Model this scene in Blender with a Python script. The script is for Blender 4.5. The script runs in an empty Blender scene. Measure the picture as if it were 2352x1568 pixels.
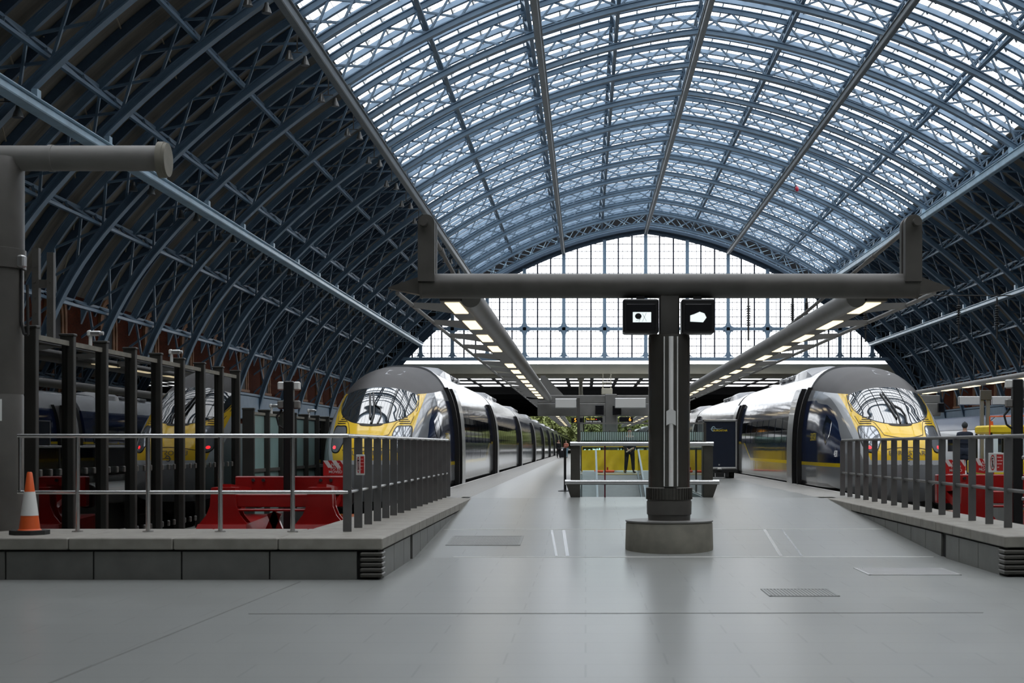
import bpy, bmesh, math, random
import numpy as np
from mathutils import Vector, Matrix
random.seed(7)
S = bpy.context.scene
COL = S.collection
PI = math.pi

# ------------------------------------------------------------------ camera, sky, exposure
F, VX, VY, CZ = 3400.0, 1345.0, 1025.0, 1.09          # focal length and principal axis in pixels, eye height above the platform
cam = bpy.data.cameras.new('camera')
cam.sensor_width = 36.0
cam.lens = 36.0 * F / 2352
cam.shift_x = -(VX - 1176) / 2352
cam.shift_y = (VY - 784) / 2352
cam.clip_end = 3000
cam.clip_start = 0.2
cam.dof.use_dof = True
cam.dof.focus_distance = 46
cam.dof.aperture_fstop = 3.2
co = bpy.data.objects.new('camera', cam)
co.location = (0, 0, CZ)
co.rotation_euler = (PI / 2, 0, 0)
COL.objects.link(co)
S.camera = co

world = bpy.data.worlds.new('overcast_sky')
S.world = world
world.use_nodes = True
wn = world.node_tree.nodes
wl = world.node_tree.links
wn.clear()
w_out = wn.new('ShaderNodeOutputWorld')
w_bg = wn.new('ShaderNodeBackground')
w_sky = wn.new('ShaderNodeTexNoise')
w_sky.inputs['Scale'].default_value = 1.5
w_ramp = wn.new('ShaderNodeValToRGB')
w_ramp.color_ramp.elements[0].color = (0.93, 0.97, 1.0, 1)
w_ramp.color_ramp.elements[1].color = (1.0, 1.0, 1.0, 1)
wl.new(w_sky.outputs['Fac'], w_ramp.inputs['Fac'])
wl.new(w_ramp.outputs['Color'], w_bg.inputs['Color'])
w_bg.inputs['Strength'].default_value = 3.4
wl.new(w_bg.outputs[0], w_out.inputs['Surface'])

S.view_settings.view_transform = 'Standard'
S.view_settings.look = 'None'
S.view_settings.gamma = 1.0
S.view_settings.use_curve_mapping = False
S.view_settings.exposure = 0.0
cy = S.cycles
cy.max_bounces = 7
cy.diffuse_bounces = 4
cy.glossy_bounces = 4
cy.transmission_bounces = 4
cy.transparent_max_bounces = 14
cy.caustics_reflective = False
cy.caustics_refractive = False
cy.sample_clamp_indirect = 6.0
cy.use_denoising = True

# ------------------------------------------------------------------ materials
MATS = {}


def mat(name, col, rough=0.5, metal=0.0, var=0.0, scale=4.0, emit=None, estr=0.0, coat=0.0, ior=None, bump=0.0, spec=None):
    m = bpy.data.materials.new(name)
    m.use_nodes = True
    nt = m.node_tree
    b = nt.nodes['Principled BSDF']
    b.inputs['Base Color'].default_value = (*col, 1)
    b.inputs['Roughness'].default_value = rough
    b.inputs['Metallic'].default_value = metal
    if coat:
        b.inputs['Coat Weight'].default_value = coat
        b.inputs['Coat Roughness'].default_value = 0.04
    if ior:
        b.inputs['IOR'].default_value = ior
    if spec is not None:
        b.inputs['Specular IOR Level'].default_value = spec
    if emit:
        b.inputs['Emission Color'].default_value = (*emit, 1)
        b.inputs['Emission Strength'].default_value = estr
    if var or bump:
        tc = nt.nodes.new('ShaderNodeTexCoord')
        nz = nt.nodes.new('ShaderNodeTexNoise')
        nz.inputs['Scale'].default_value = scale
        nz.inputs['Detail'].default_value = 5
        nt.links.new(tc.outputs['Object'], nz.inputs['Vector'])
        if var:
            rp = nt.nodes.new('ShaderNodeValToRGB')
            rp.color_ramp.elements[0].position = 0.3
            rp.color_ramp.elements[1].position = 0.7
            rp.color_ramp.elements[0].color = (*[c * (1 - var) for c in col], 1)
            rp.color_ramp.elements[1].color = (*[min(1, c * (1 + var)) for c in col], 1)
            nt.links.new(nz.outputs['Fac'], rp.inputs['Fac'])
            nt.links.new(rp.outputs['Color'], b.inputs['Base Color'])
        if bump:
            bp = nt.nodes.new('ShaderNodeBump')
            bp.inputs['Strength'].default_value = bump
            nt.links.new(nz.outputs['Fac'], bp.inputs['Height'])
            nt.links.new(bp.outputs['Normal'], b.inputs['Normal'])
    MATS[name] = m
    return m


def glass(name, tint=(0.86, 0.95, 0.92), refl=0.10, fres=True, rough=0.0):
    m = bpy.data.materials.new(name)
    m.use_nodes = True
    nt = m.node_tree
    nt.nodes.clear()
    out = nt.nodes.new('ShaderNodeOutputMaterial')
    tr = nt.nodes.new('ShaderNodeBsdfTransparent')
    tr.inputs['Color'].default_value = (*tint, 1)
    gl = nt.nodes.new('ShaderNodeBsdfGlossy')
    gl.inputs['Roughness'].default_value = rough
    mx = nt.nodes.new('ShaderNodeMixShader')
    if fres:
        fr = nt.nodes.new('ShaderNodeFresnel')
        fr.inputs['IOR'].default_value = 1.5
        mu = nt.nodes.new('ShaderNodeMath')
        mu.operation = 'MULTIPLY'
        mu.inputs[1].default_value = refl * 10
        mu.use_clamp = True
        nt.links.new(fr.outputs[0], mu.inputs[0])
        nt.links.new(mu.outputs[0], mx.inputs[0])
    else:
        mx.inputs[0].default_value = refl
    nt.links.new(tr.outputs[0], mx.inputs[1])
    nt.links.new(gl.outputs[0], mx.inputs[2])
    nt.links.new(mx.outputs[0], out.inputs[0])
    MATS[name] = m
    return m


M_blue = mat('blue_steel_paint', (0.115, 0.18, 0.25), 0.45, var=0.12, scale=1.5)
M_pale = mat('pale_blue_gutter_paint', (0.17, 0.25, 0.345), 0.5, var=0.1, scale=1.2)
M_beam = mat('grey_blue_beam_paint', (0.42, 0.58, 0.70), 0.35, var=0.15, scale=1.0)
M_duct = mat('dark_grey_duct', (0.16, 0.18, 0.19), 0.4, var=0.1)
M_board = None
M_stone = mat('coping_stone', (0.27, 0.255, 0.225), 0.6, var=0.16, scale=5, bump=0.08)
M_cladd = mat('grey_panel_stone', (0.145, 0.145, 0.135), 0.45, var=0.12, scale=4)
M_gap = mat('black_gap', (0.01, 0.01, 0.01), 0.8, var=0.1)
M_conc = mat('concrete', (0.20, 0.188, 0.155), 0.7, var=0.2, scale=4, bump=0.1)
M_grey = mat('warm_grey_paint', (0.085, 0.08, 0.073), 0.42, var=0.15, scale=3)
M_grey2 = mat('mid_grey_paint', (0.20, 0.195, 0.185), 0.45, var=0.1, scale=2)
M_bronze = mat('bronze_metal', (0.10, 0.095, 0.085), 0.4, 0.6, var=0.12)
M_fin = mat('bronze_fin', (0.032, 0.031, 0.027), 0.5, 0.2, var=0.12, scale=3)
M_steel = mat('brushed_steel', (0.62, 0.62, 0.62), 0.24, 1.0, var=0.06, scale=20)
M_sheen = mat('sheen_white', (0.85, 0.84, 0.82), 0.4, 0.0, var=0.05)  # white base colour stands in for bright reflections on steel
M_dsteel = mat('dark_polished_steel', (0.10, 0.095, 0.085), 0.24, 0.55, var=0.05)
M_bar = mat('fence_grey', (0.135, 0.135, 0.135), 0.4, 0.2, var=0.1)
M_black = mat('black_plastic', (0.012, 0.012, 0.013), 0.35, var=0.1)
M_rubber = mat('black_rubber', (0.02, 0.02, 0.02), 0.7, var=0.1)
M_red = mat('red_buffer_paint', (0.34, 0.009, 0.009), 0.28, var=0.1, scale=3, coat=0.3)
M_white = mat('white_paint', (0.75, 0.75, 0.73), 0.4, var=0.04)
M_orange = mat('orange_plastic', (0.75, 0.12, 0.025), 0.45, var=0.1)
M_yellow = mat('yellow_vinyl', (0.80, 0.58, 0.015), 0.5, var=0.1, scale=3, bump=0.5)
M_lamp = mat('lamp_diffuser', (0.9, 0.85, 0.7), 0.5, emit=(1.0, 0.82, 0.52), estr=1.6)
M_panel = mat('blank_sign_white', (0.55, 0.55, 0.53), 0.4, emit=(1, 1, 1), estr=0.06)
M_navy = mat('navy_panel', (0.008, 0.014, 0.032), 0.35, var=0.1)
M_alu = mat('aluminium', (0.6, 0.6, 0.6), 0.35, 0.9, var=0.05)
M_cream = mat('cream_beam_paint', (0.48, 0.45, 0.36), 0.55, var=0.1, scale=0.5)
M_dark = mat('dark_soffit', (0.018, 0.018, 0.02), 0.7, var=0.2)
M_window = None
M_scr = mat('screen_glass', (0.008, 0.008, 0.01), 0.1, var=0.05)
M_amber = mat('amber_display', (0.9, 0.4, 0.05), 0.5, emit=(1.0, 0.42, 0.05), estr=1.5)
M_amber2 = mat('yellow_display', (0.9, 0.7, 0.1), 0.5, emit=(1.0, 0.75, 0.1), estr=0.7)
M_wtext = mat('white_lettering', (0.8, 0.8, 0.8), 0.5, emit=(1, 1, 1), estr=0.25)
M_ytext = mat('yellow_lettering', (0.8, 0.6, 0.02), 0.5)
M_gtext = mat('grey_lettering', (0.12, 0.13, 0.14), 0.5)
M_ctext = mat('pale_blue_lettering', (0.45, 0.62, 0.68), 0.5)
M_redsign = mat('red_sign', (0.5, 0.02, 0.02), 0.4)
M_taillamp = mat('red_tail_lamp', (0.8, 0.02, 0.02), 0.3, emit=(1.0, 0.03, 0.04), estr=3.0)
M_gable_glass = glass('gable_glass', (0.97, 0.98, 1.0), 0.05)
M_roof_glass = glass('roof_glass', (0.97, 0.98, 1.0), 0.04, fres=False, rough=0.1)
M_screen_glass = glass('green_screen_glass', (0.52, 0.64, 0.61), 0.17)
M_bal_glass = glass('balustrade_glass', (0.92, 0.965, 0.955), 0.10)
M_frost = mat('frosted_stripe', (0.45, 0.60, 0.57), 0.6, var=0.05)
M_frostpane = mat('frosted_teal_glass', (0.22, 0.33, 0.315), 0.35, var=0.08, scale=1.5)
M_skin = mat('skin', (0.55, 0.32, 0.23), 0.55, var=0.06, scale=30)
M_hair = mat('dark_hair', (0.02, 0.015, 0.012), 0.6, var=0.1, scale=40)
M_cloth_k = mat('black_cloth', (0.012, 0.013, 0.016), 0.85, var=0.15, scale=20)
M_cloth_n = mat('navy_cloth', (0.012, 0.018, 0.035), 0.85, var=0.15, scale=20)
M_cloth_b = mat('pale_blue_cloth', (0.20, 0.42, 0.52), 0.85, var=0.15, scale=20)
M_cloth_p = mat('salmon_cloth', (0.62, 0.22, 0.15), 0.85, var=0.15, scale=20)
M_jean = mat('blue_denim', (0.06, 0.12, 0.2), 0.85, var=0.2, scale=20)
M_jeanp = mat('pale_denim', (0.22, 0.34, 0.42), 0.85, var=0.2, scale=20)
M_maroon = mat('maroon_cloth', (0.14, 0.012, 0.03), 0.8, var=0.15, scale=10)
M_magenta = mat('magenta_case', (0.35, 0.01, 0.09), 0.4, var=0.1)
M_paper = mat('paper', (0.55, 0.48, 0.38), 0.8, var=0.05)
M_steel2 = mat('blue_grey_steel', (.22, .26, .29), .35, .6, var=.08)
M_travel = mat('travelator_deck', (0.10, 0.108, 0.112), 0.45, var=0.1)
M_ygrey = mat('pale_teal_metal', (0.13, 0.17, 0.175), 0.35, 0.2, var=0.1)


def plank_mat():
    m = mat('roof_boarding', (0.05, 0.045, 0.038), 0.75)
    nt = m.node_tree
    b = nt.nodes['Principled BSDF']
    tc = nt.nodes.new('ShaderNodeTexCoord')
    mp = nt.nodes.new('ShaderNodeMapping')
    mp.inputs['Scale'].default_value = (0.35, 4.5, 0.35)
    nz = nt.nodes.new('ShaderNodeTexNoise')
    nz.inputs['Scale'].default_value = 1.0
    nz.inputs['Detail'].default_value = 3
    rp = nt.nodes.new('ShaderNodeValToRGB')
    rp.color_ramp.elements[0].color = (0.085, 0.076, 0.062, 1)
    rp.color_ramp.elements[1].color = (0.22, 0.195, 0.155, 1)
    nt.links.new(tc.outputs['Object'], mp.inputs[0])
    nt.links.new(mp.outputs[0], nz.inputs[0])
    nt.links.new(nz.outputs['Fac'], rp.inputs[0])
    nt.links.new(rp.outputs[0], b.inputs['Base Color'])
    return m


M_board = plank_mat()


def floor_mat(name, col, rough, bw=1.2, rh=0.6, mortar=0.008, off=0.5):
    m = mat(name, col, rough)
    nt = m.node_tree
    b = nt.nodes['Principled BSDF']
    tc = nt.nodes.new('ShaderNodeTexCoord')
    br = nt.nodes.new('ShaderNodeTexBrick')
    br.inputs['Scale'].default_value = 1.0
    br.inputs['Brick Width'].default_value = bw
    br.inputs['Row Height'].default_value = rh
    br.inputs['Mortar Size'].default_value = mortar
    br.inputs['Bias'].default_value = 0.0
    br.offset = off
    br.inputs['Color1'].default_value = (*[c * 0.98 for c in col], 1)
    br.inputs['Color2'].default_value = (*[c * 1.02 for c in col], 1)
    br.inputs['Mortar'].default_value = (*[c * 0.74 for c in col], 1)
    nt.links.new(tc.outputs['Object'], br.inputs['Vector'])
    nz = nt.nodes.new('ShaderNodeTexNoise')
    nz.inputs['Scale'].default_value = 1.3
    nz.inputs['Detail'].default_value = 6
    nt.links.new(tc.outputs['Object'], nz.inputs['Vector'])
    mx = nt.nodes.new('ShaderNodeMixRGB')
    mx.blend_type = 'MULTIPLY'
    mx.inputs[0].default_value = 1.0
    rp = nt.nodes.new('ShaderNodeValToRGB')
    rp.color_ramp.elements[0].position = 0.12
    rp.color_ramp.elements[0].color = (0.90, 0.90, 0.90, 1)
    rp.color_ramp.elements[1].position = 0.88
    rp.color_ramp.elements[1].color = (1.03, 1.03, 1.03, 1)
    nt.links.new(nz.outputs['Fac'], rp.inputs[0])
    nt.links.new(br.outputs['Color'], mx.inputs[1])
    nt.links.new(rp.outputs[0], mx.inputs[2])
    nt.links.new(mx.outputs[0], b.inputs['Base Color'])
    mr = nt.nodes.new('ShaderNodeMapRange')
    mr.inputs['To Min'].default_value = rough - 0.01
    mr.inputs['To Max'].default_value = rough + 0.02
    nt.links.new(nz.outputs['Fac'], mr.inputs['Value'])
    nt.links.new(mr.outputs[0], b.inputs['Roughness'])
    return m


M_floor = floor_mat('pale_grey_terrazzo', (0.262, 0.272, 0.262), 0.28)
M_edge = floor_mat('platform_edge_stone', (0.30, 0.29, 0.27), 0.45, 0.9, 0.6)


def brick_mat():
    m = mat('red_brick', (0.22, 0.06, 0.03), 0.9, spec=0.08)
    nt = m.node_tree
    b = nt.nodes['Principled BSDF']
    tc = nt.nodes.new('ShaderNodeTexCoord')
    mp = nt.nodes.new('ShaderNodeSeparateXYZ')
    cb = nt.nodes.new('ShaderNodeCombineXYZ')
    br = nt.nodes.new('ShaderNodeTexBrick')
    br.inputs['Scale'].default_value = 3.0
    br.inputs['Mortar Size'].default_value = 0.012
    br.inputs['Color1'].default_value = (0.085, 0.020, 0.009, 1)
    br.inputs['Color2'].default_value = (0.055, 0.014, 0.007, 1)
    br.inputs['Mortar'].default_value = (0.035, 0.022, 0.016, 1)
    nt.links.new(tc.outputs['Object'], mp.inputs[0])
    nt.links.new(mp.outputs['Y'], cb.inputs['X'])
    nt.links.new(mp.outputs['Z'], cb.inputs['Y'])
    nt.links.new(cb.outputs[0], br.inputs['Vector'])
    nt.links.new(br.outputs['Color'], b.inputs['Base Color'])
    return m


M_brick = brick_mat()
M_trim = mat('terracotta_trim', (0.20, 0.095, 0.045), 0.7, var=0.2, scale=3)
M_foliage = mat('spring_leaves', (0.17, 0.20, 0.065), 0.7, var=0.45, scale=1.2)
M_bark = mat('bark', (0.1, 0.07, 0.05), 0.8, var=0.2)
M_ground = mat('ballast_ground', (0.10, 0.095, 0.09), 0.9, var=0.3, scale=3)


# ------------------------------------------------------------------ mesh builder
BASE = {}


class MB:
    def __init__(s):
        s.v = []
        s.f = []

    def add(s, vs, fs):
        n = len(s.v)
        s.v.extend([tuple(p) for p in vs])
        s.f.extend([tuple(i + n for i in f) for f in fs])
        return s

    def box(s, x0, x1, y0, y1, z0, z1):
        return s.hexa([(x0, y0, z0), (x1, y0, z0), (x1, y1, z0), (x0, y1, z0), (x0, y0, z1), (x1, y0, z1), (x1, y1, z1), (x0, y1, z1)])

    def hexa(s, p):
        return s.add(p, [(0, 3, 2, 1), (4, 5, 6, 7), (0, 1, 5, 4), (1, 2, 6, 5), (2, 3, 7, 6), (3, 0, 4, 7)])

    def bbox(s, x0, x1, y0, y1, z0, z1, r=0.01):
        """a box with chamfered vertical and top edges"""
        r = min(r, (x1 - x0) / 3, (y1 - y0) / 3, (z1 - z0) / 3)
        out = []
        for z, k in ((z0, r), (z0 + r, 0), (z1 - r, 0), (z1, r)):
            a, b, c, d = x0 + k, x1 - k, y0 + k, y1 - k
            out += [(a + r, c, z), (b - r, c, z), (b, c + r, z), (b, d - r, z), (b - r, d, z), (a + r, d, z), (a, d - r, z), (a, c + r, z)]
        fs = [tuple(range(7, -1, -1)), tuple(range(24, 32))]
        for i in range(3):
            for j in range(8):
                k = (j + 1) % 8
                fs.append((i * 8 + j, i * 8 + k, i * 8 + 8 + k, i * 8 + 8 + j))
        return s.add(out, fs)

    def bar(s, p, q, w, h, up=(0, 0, 1)):
        p, q = Vector(p), Vector(q)
        d = (q - p)
        if d.length < 1e-6:
            return s
        d.normalize()
        u = Vector(up)
        a = d.cross(u)
        if a.length < 1e-4:
            a = d.cross(Vector((1, 0, 0)))
        a.normalize()
        b = a.cross(d).normalized()
        a *= w / 2
        b *= h / 2
        return s.hexa([p - a - b, p + a - b, q + a - b, q - a - b, p - a + b, p + a + b, q + a + b, q - a + b])

    def cyl(s, p, q, r, n=16, r2=None, caps=True):
        p, q = Vector(p), Vector(q)
        r2 = r if r2 is None else r2
        d = (q - p).normalized()
        a = d.cross(Vector((0, 0, 1)))
        if a.length < 1e-4:
            a = Vector((1, 0, 0))
        a.normalize()
        b = d.cross(a)
        vs = []
        for c, rr in ((p, r), (q, r2)):
            for i in range(n):
                t = 2 * PI * i / n
                vs.append(c + (a * math.cos(t) + b * math.sin(t)) * rr)
        fs = [(i, (i + 1) % n, n + (i + 1) % n, n + i) for i in range(n)]
        if caps:
            fs += [tuple(range(n - 1, -1, -1)), tuple(range(n, 2 * n))]
        return s.add(vs, fs)

    def lathe(s, prof, cx, cy, n=32):
        """prof: (r, z) pairs from bottom to top about a vertical axis"""
        vs = []
        for r, z in prof:
            for i in range(n):
                t = 2 * PI * i / n
                vs.append((cx + r * math.cos(t), cy + r * math.sin(t), z))
        fs = []
        for k in range(len(prof) - 1):
            for i in range(n):
                j = (i + 1) % n
                fs.append((k * n + i, k * n + j, k * n + n + j, k * n + n + i))
        fs += [tuple(range(n - 1, -1, -1)), tuple(range((len(prof) - 1) * n, len(prof) * n))]
        return s.add(vs, fs)

    def prism(s, poly, axis, a, b):
        """poly: 2D points; axis 'x' -> points are (y,z), 'y' -> (x,z), 'z' -> (x,y)"""
        n = len(poly)

        def P(u, v, t):
            return {'x': (t, u, v), 'y': (u, t, v), 'z': (u, v, t)}[axis]
        vs = [P(u, v, a) for u, v in poly] + [P(u, v, b) for u, v in poly]
        fs = [tuple(range(n - 1, -1, -1)), tuple(range(n, 2 * n))] + [(i, (i + 1) % n, n + (i + 1) % n, n + i) for i in range(n)]
        return s.add(vs, fs)

    def tube(s, pts, r, n=8):
        pts = [Vector(p) for p in pts]
        for a, b in zip(pts[:-1], pts[1:]):
            s.cyl(a, b, r, n)
        return s

    def ball(s, c, r, n=10, sx=1, sy=1, sz=1):
        vs = [(c[0], c[1], c[2] - r * sz)]
        for i in range(1, n):
            ph = -PI / 2 + PI * i / n
            for j in range(2 * n):
                t = PI * j / n
                vs.append((c[0] + r * sx * math.cos(ph) * math.cos(t), c[1] + r * sy * math.cos(ph) * math.sin(t), c[2] + r * sz * math.sin(ph)))
        vs.append((c[0], c[1], c[2] + r * sz))
        m = 2 * n
        fs = [(0, 1 + (j + 1) % m, 1 + j) for j in range(m)]
        for i in range(n - 2):
            for j in range(m):
                k = (j + 1) % m
                fs.append((1 + i * m + j, 1 + i * m + k, 1 + (i + 1) * m + k, 1 + (i + 1) * m + j))
        L = len(vs) - 1
        fs += [(L, 1 + (n - 2) * m + j, 1 + (n - 2) * m + (j + 1) % m) for j in range(m)]
        return s.add(vs, fs)

    def build(s, name, material, parent=None, smooth=35, base=None, recalc=True):
        b = BASE.get(parent.name, Vector((0, 0, 0))) if parent else Vector(base or (0, 0, 0))
        me = bpy.data.meshes.new(name)
        me.from_pydata([(p[0] - b.x, p[1] - b.y, p[2] - b.z) for p in s.v], [], s.f)
        if recalc:
            bm = bmesh.new()
            bm.from_mesh(me)
            bmesh.ops.recalc_face_normals(bm, faces=bm.faces)
            bm.to_mesh(me)
            bm.free()
        if smooth:
            me.shade_smooth()
            me.set_sharp_from_angle(angle=math.radians(smooth))
        me.materials.append(material)
        o = bpy.data.objects.new(name, me)
        COL.objects.link(o)
        if parent:
            o.parent = parent
        else:
            o.location = b
        BASE[o.name] = b.copy()
        return o


def tag(o, label=None, cat=None, group=None, kind=None):
    if label:
        o['label'] = label
    if cat:
        o['category'] = cat
    if group:
        o['group'] = group
    if kind:
        o['kind'] = kind
    return o


def thing(name, label, cat, base, group=None, kind=None):
    o = bpy.data.objects.new(name, None)
    o.empty_display_size = 0.2
    o.location = base
    COL.objects.link(o)
    BASE[o.name] = Vector(base)
    return tag(o, label, cat, group, kind)


def copy_tree(o, parent=None):
    c = o.copy()
    COL.objects.link(c)
    if parent:
        c.parent = parent
    for ch in list(o.children):
        copy_tree(ch, c)
    return c


def structure(o):
    o['kind'] = 'structure'
    return o


def text_mesh(body, size, bold=0.0, align='CENTER'):
    cu = bpy.data.curves.new('lettering', 'FONT')
    cu.body = body
    cu.size = size
    cu.align_x = align
    cu.align_y = 'CENTER'
    cu.offset = bold
    cu.resolution_u = 3
    ob = bpy.data.objects.new('lettering', cu)
    COL.objects.link(ob)
    dg = bpy.context.evaluated_depsgraph_get()
    me = ob.evaluated_get(dg).to_mesh()
    vs = [v.co.copy() for v in me.vertices]
    fs = [tuple(p.vertices) for p in me.polygons]
    ob.evaluated_get(dg).to_mesh_clear()
    bpy.data.objects.remove(ob)
    bpy.data.curves.remove(cu)
    return vs, fs


def text_obj(body, size, fn, material, parent, name='lettering', bold=0.0, align='CENTER', squeeze=1.0):
    """flat lettering; fn maps the text plane (u right, v up) to a point"""
    vs, fs = text_mesh(body, size, bold, align)
    mb = MB()
    mb.add([fn(v.x * squeeze, v.y) for v in vs], fs)
    return mb.build(name, material, parent, smooth=0, recalc=False)


def ribbon(path, w, fn):
    """a narrow strip following 2D path, mapped through fn"""
    mb = MB()
    vs = []
    n = len(path)
    for i, (x, z) in enumerate(path):
        a = path[max(0, i - 1)]
        b = path[min(n - 1, i + 1)]
        dx, dz = b[0] - a[0], b[1] - a[1]
        L = math.hypot(dx, dz) or 1
        ww = w[i] if isinstance(w, (list, tuple)) else w
        nx, nz = -dz / L * ww / 2, dx / L * ww / 2
        vs += [fn(x + nx, z + nz), fn(x - nx, z - nz)]
    mb.add(vs, [(2 * i, 2 * i + 1, 2 * i + 3, 2 * i + 2) for i in range(n - 1)])
    return mb


# ------------------------------------------------------------------ roof geometry
GX = 7.6                       # centre line of the shed
R1, C1, ZAP = 48.8, 6.0, CZ + 27.4
TH0 = math.asin(C1 / R1)
ZC1 = ZAP - R1 * math.cos(TH0)
TH1 = math.asin((31 + C1) / R1)
R2 = 17.4
X2 = -C1 + (R1 - R2) * math.sin(TH1)
Z2 = ZC1 + (R1 - R2) * math.cos(TH1)
L1 = R1 * (TH1 - TH0)
L2 = R2 * (PI / 2 - TH1)


def arch(s, off=0.0):
    """point of the right half arch at arc length s from the crown, off metres outside the soffit: (w, z)"""
    if s <= L1:
        t = TH0 + s / R1
        w = -C1 + (R1 + off) * math.sin(t)
        if s < 1e-6:
            w = 0.0
        return (w, ZC1 + (R1 + off) * math.cos(t))
    if s <= L1 + L2:
        t = TH1 + (s - L1) / R2
        return (X2 + (R2 + off) * math.sin(t), Z2 + (R2 + off) * math.cos(t))
    return (X2 + R2 + off, Z2 - (s - L1 - L2))


def s_of_w(w):
    return R1 * (math.asin((w + C1) / R1) - TH0)


SEND = L1 + L2 + 1.4
S_SKY = s_of_w(21.0)
PITCH = 8.47
RIB_Y = [183.1 - PITCH * i for i in range(23)]
Y_BACK = RIB_Y[-1] - 4
Y_GABLE = 187.0
DEPTH = 1.9

ceiling = thing('ceiling', None, None, (0, 0, 0), kind='structure')


def arch_strip(mb, s0, s1, n, o0, o1, y0, y1, sides=(1, -1)):
    """a curved member with box section between offsets o0, o1 and depths y0, y1"""
    for sd in sides:
        vs = []
        for i in range(n + 1):
            s = s0 + (s1 - s0) * i / n
            a, b = arch(s, o0), arch(s, o1)
            for (w, z) in (a, b):
                for y in (y0, y1):
                    vs.append((GX + sd * w, y, z))
        fs = []
        for i in range(n):
            k = 4 * i
            fs += [(k, k + 1, k + 5, k + 4), (k + 2, k + 6, k + 7, k + 3), (k, k + 4, k + 6, k + 2), (k + 1, k + 3, k + 7, k + 5)]
        fs += [(0, 2, 3, 1), (4 * n, 4 * n + 1, 4 * n + 3, 4 * n + 2)]
        mb.add(vs, fs)
    return mb


# one lattice rib, copied along the shed
SPUR = [0, 5.55, 11.1, 16.9, S_SKY, s_of_w(24.2), s_of_w(27.6), L1 + 0.25, L1 + 4.5, L1 + 8.6, SEND]
rb = MB()
arch_strip(rb, 0, SEND, 56, 0.0, 0.07, -0.24, 0.24)
arch_strip(rb, 0, SEND, 56, 0.07, 0.36, -0.10, 0.10)
arch_strip(rb, 0, SEND, 56, 0.32, 0.38, -0.18, 0.18)
arch_strip(rb, 0, SEND, 56, DEPTH - 0.30, DEPTH, -0.13, 0.13)
arch_strip(rb, 0, SEND, 56, DEPTH, DEPTH + 0.06, -0.2, 0.2)
for a, b in zip(SPUR[:-1], SPUR[1:]):
    n = max(2, round((b - a) / 1.85))
    for i in range(n):
        s0, s1 = a + (b - a) * i / n, a + (b - a) * (i + 1) / n
        for sd in (1, -1):
            for (sa, oa, sb, ob, dy) in ((s0, 0.3, s1, DEPTH - 0.25, 0.03), (s1, 0.3, s0, DEPTH - 0.25, -0.03)):
                p, q = arch(sa, oa), arch(sb, ob)
                rb.bar((GX + sd * p[0], dy, p[1]), (GX + sd * q[0], dy, q[1]), 0.11, 0.13, (0, 1, 0))
rib0 = rb.build('rib', M_blue, ceiling, smooth=25)
for i, y in enumerate(RIB_Y):
    o = rib0 if i == 0 else copy_tree(rib0, ceiling)
    o.location.y = y

# purlin trusses and the wide beams that hang beneath some of them
YA, YB = Y_BACK, RIB_Y[0] + 2.2
for sp in SPUR[:-2]:
    for sd in ((1,) if sp == 0 else (1, -1)):
        pb = MB()

        def PP(off, y):
            w, z = arch(sp, off)
            return (GX + sd * w, y, z)
        for off in (0.55, DEPTH - 0.1):
            pb.bar(PP(off, YA), PP(off, YB), 0.17 if sp > S_SKY + 1 else 0.24, 0.14)
        for k in range(len(RIB_Y) - 1):
            y1, y0 = RIB_Y[k], RIB_Y[k + 1]
            n = 4
            for i in range(n):
                ya, yb = y0 + (y1 - y0) * i / n, y0 + (y1 - y0) * (i + 1) / n
                if i % 2 == 0:
                    pb.bar(PP(0.6, ya), PP(DEPTH - 0.15, yb), 0.1, 0.1)
                else:
                    pb.bar(PP(DEPTH - 0.15, ya), PP(0.6, yb), 0.1, 0.1)
        pb.build('purlin', M_blue, ceiling, smooth=0)


def hung_beam(w, drop, wid, hei, m, side):
    s = s_of_w(w)
    x, z = arch(s, -drop)
    mb = MB()
    x = GX + side * x
    mb.bbox(x - wid / 2, x + wid / 2, YA, YB + 1.5, z - hei / 2, z + hei / 2, 0.04)
    mb.box(x - wid * 0.75, x + wid * 0.75, YA, YB + 1.5, z + hei / 2, z + hei / 2 + 0.04)
    for y in RIB_Y:
        mb.box(x - 0.12, x + 0.12, y - 0.2, y + 0.2, z + hei / 2, z + drop + 0.15)
    return mb.build('beam', m, ceiling, smooth=30)


hung_beam(0.0, 0.55, 0.34, 0.34, M_duct, 1)
hung_beam(10.6, 0.55, 0.34, 0.34, M_duct, 1)
hung_beam(10.6, 0.55, 0.34, 0.34, M_duct, -1)
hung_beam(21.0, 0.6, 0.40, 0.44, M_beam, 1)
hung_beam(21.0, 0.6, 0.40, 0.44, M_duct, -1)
hung_beam(28.8, 0.55, 0.62, 0.30, M_beam, -1)
hung_beam(28.8, 0.55, 0.62, 0.30, M_beam, 1)

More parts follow.
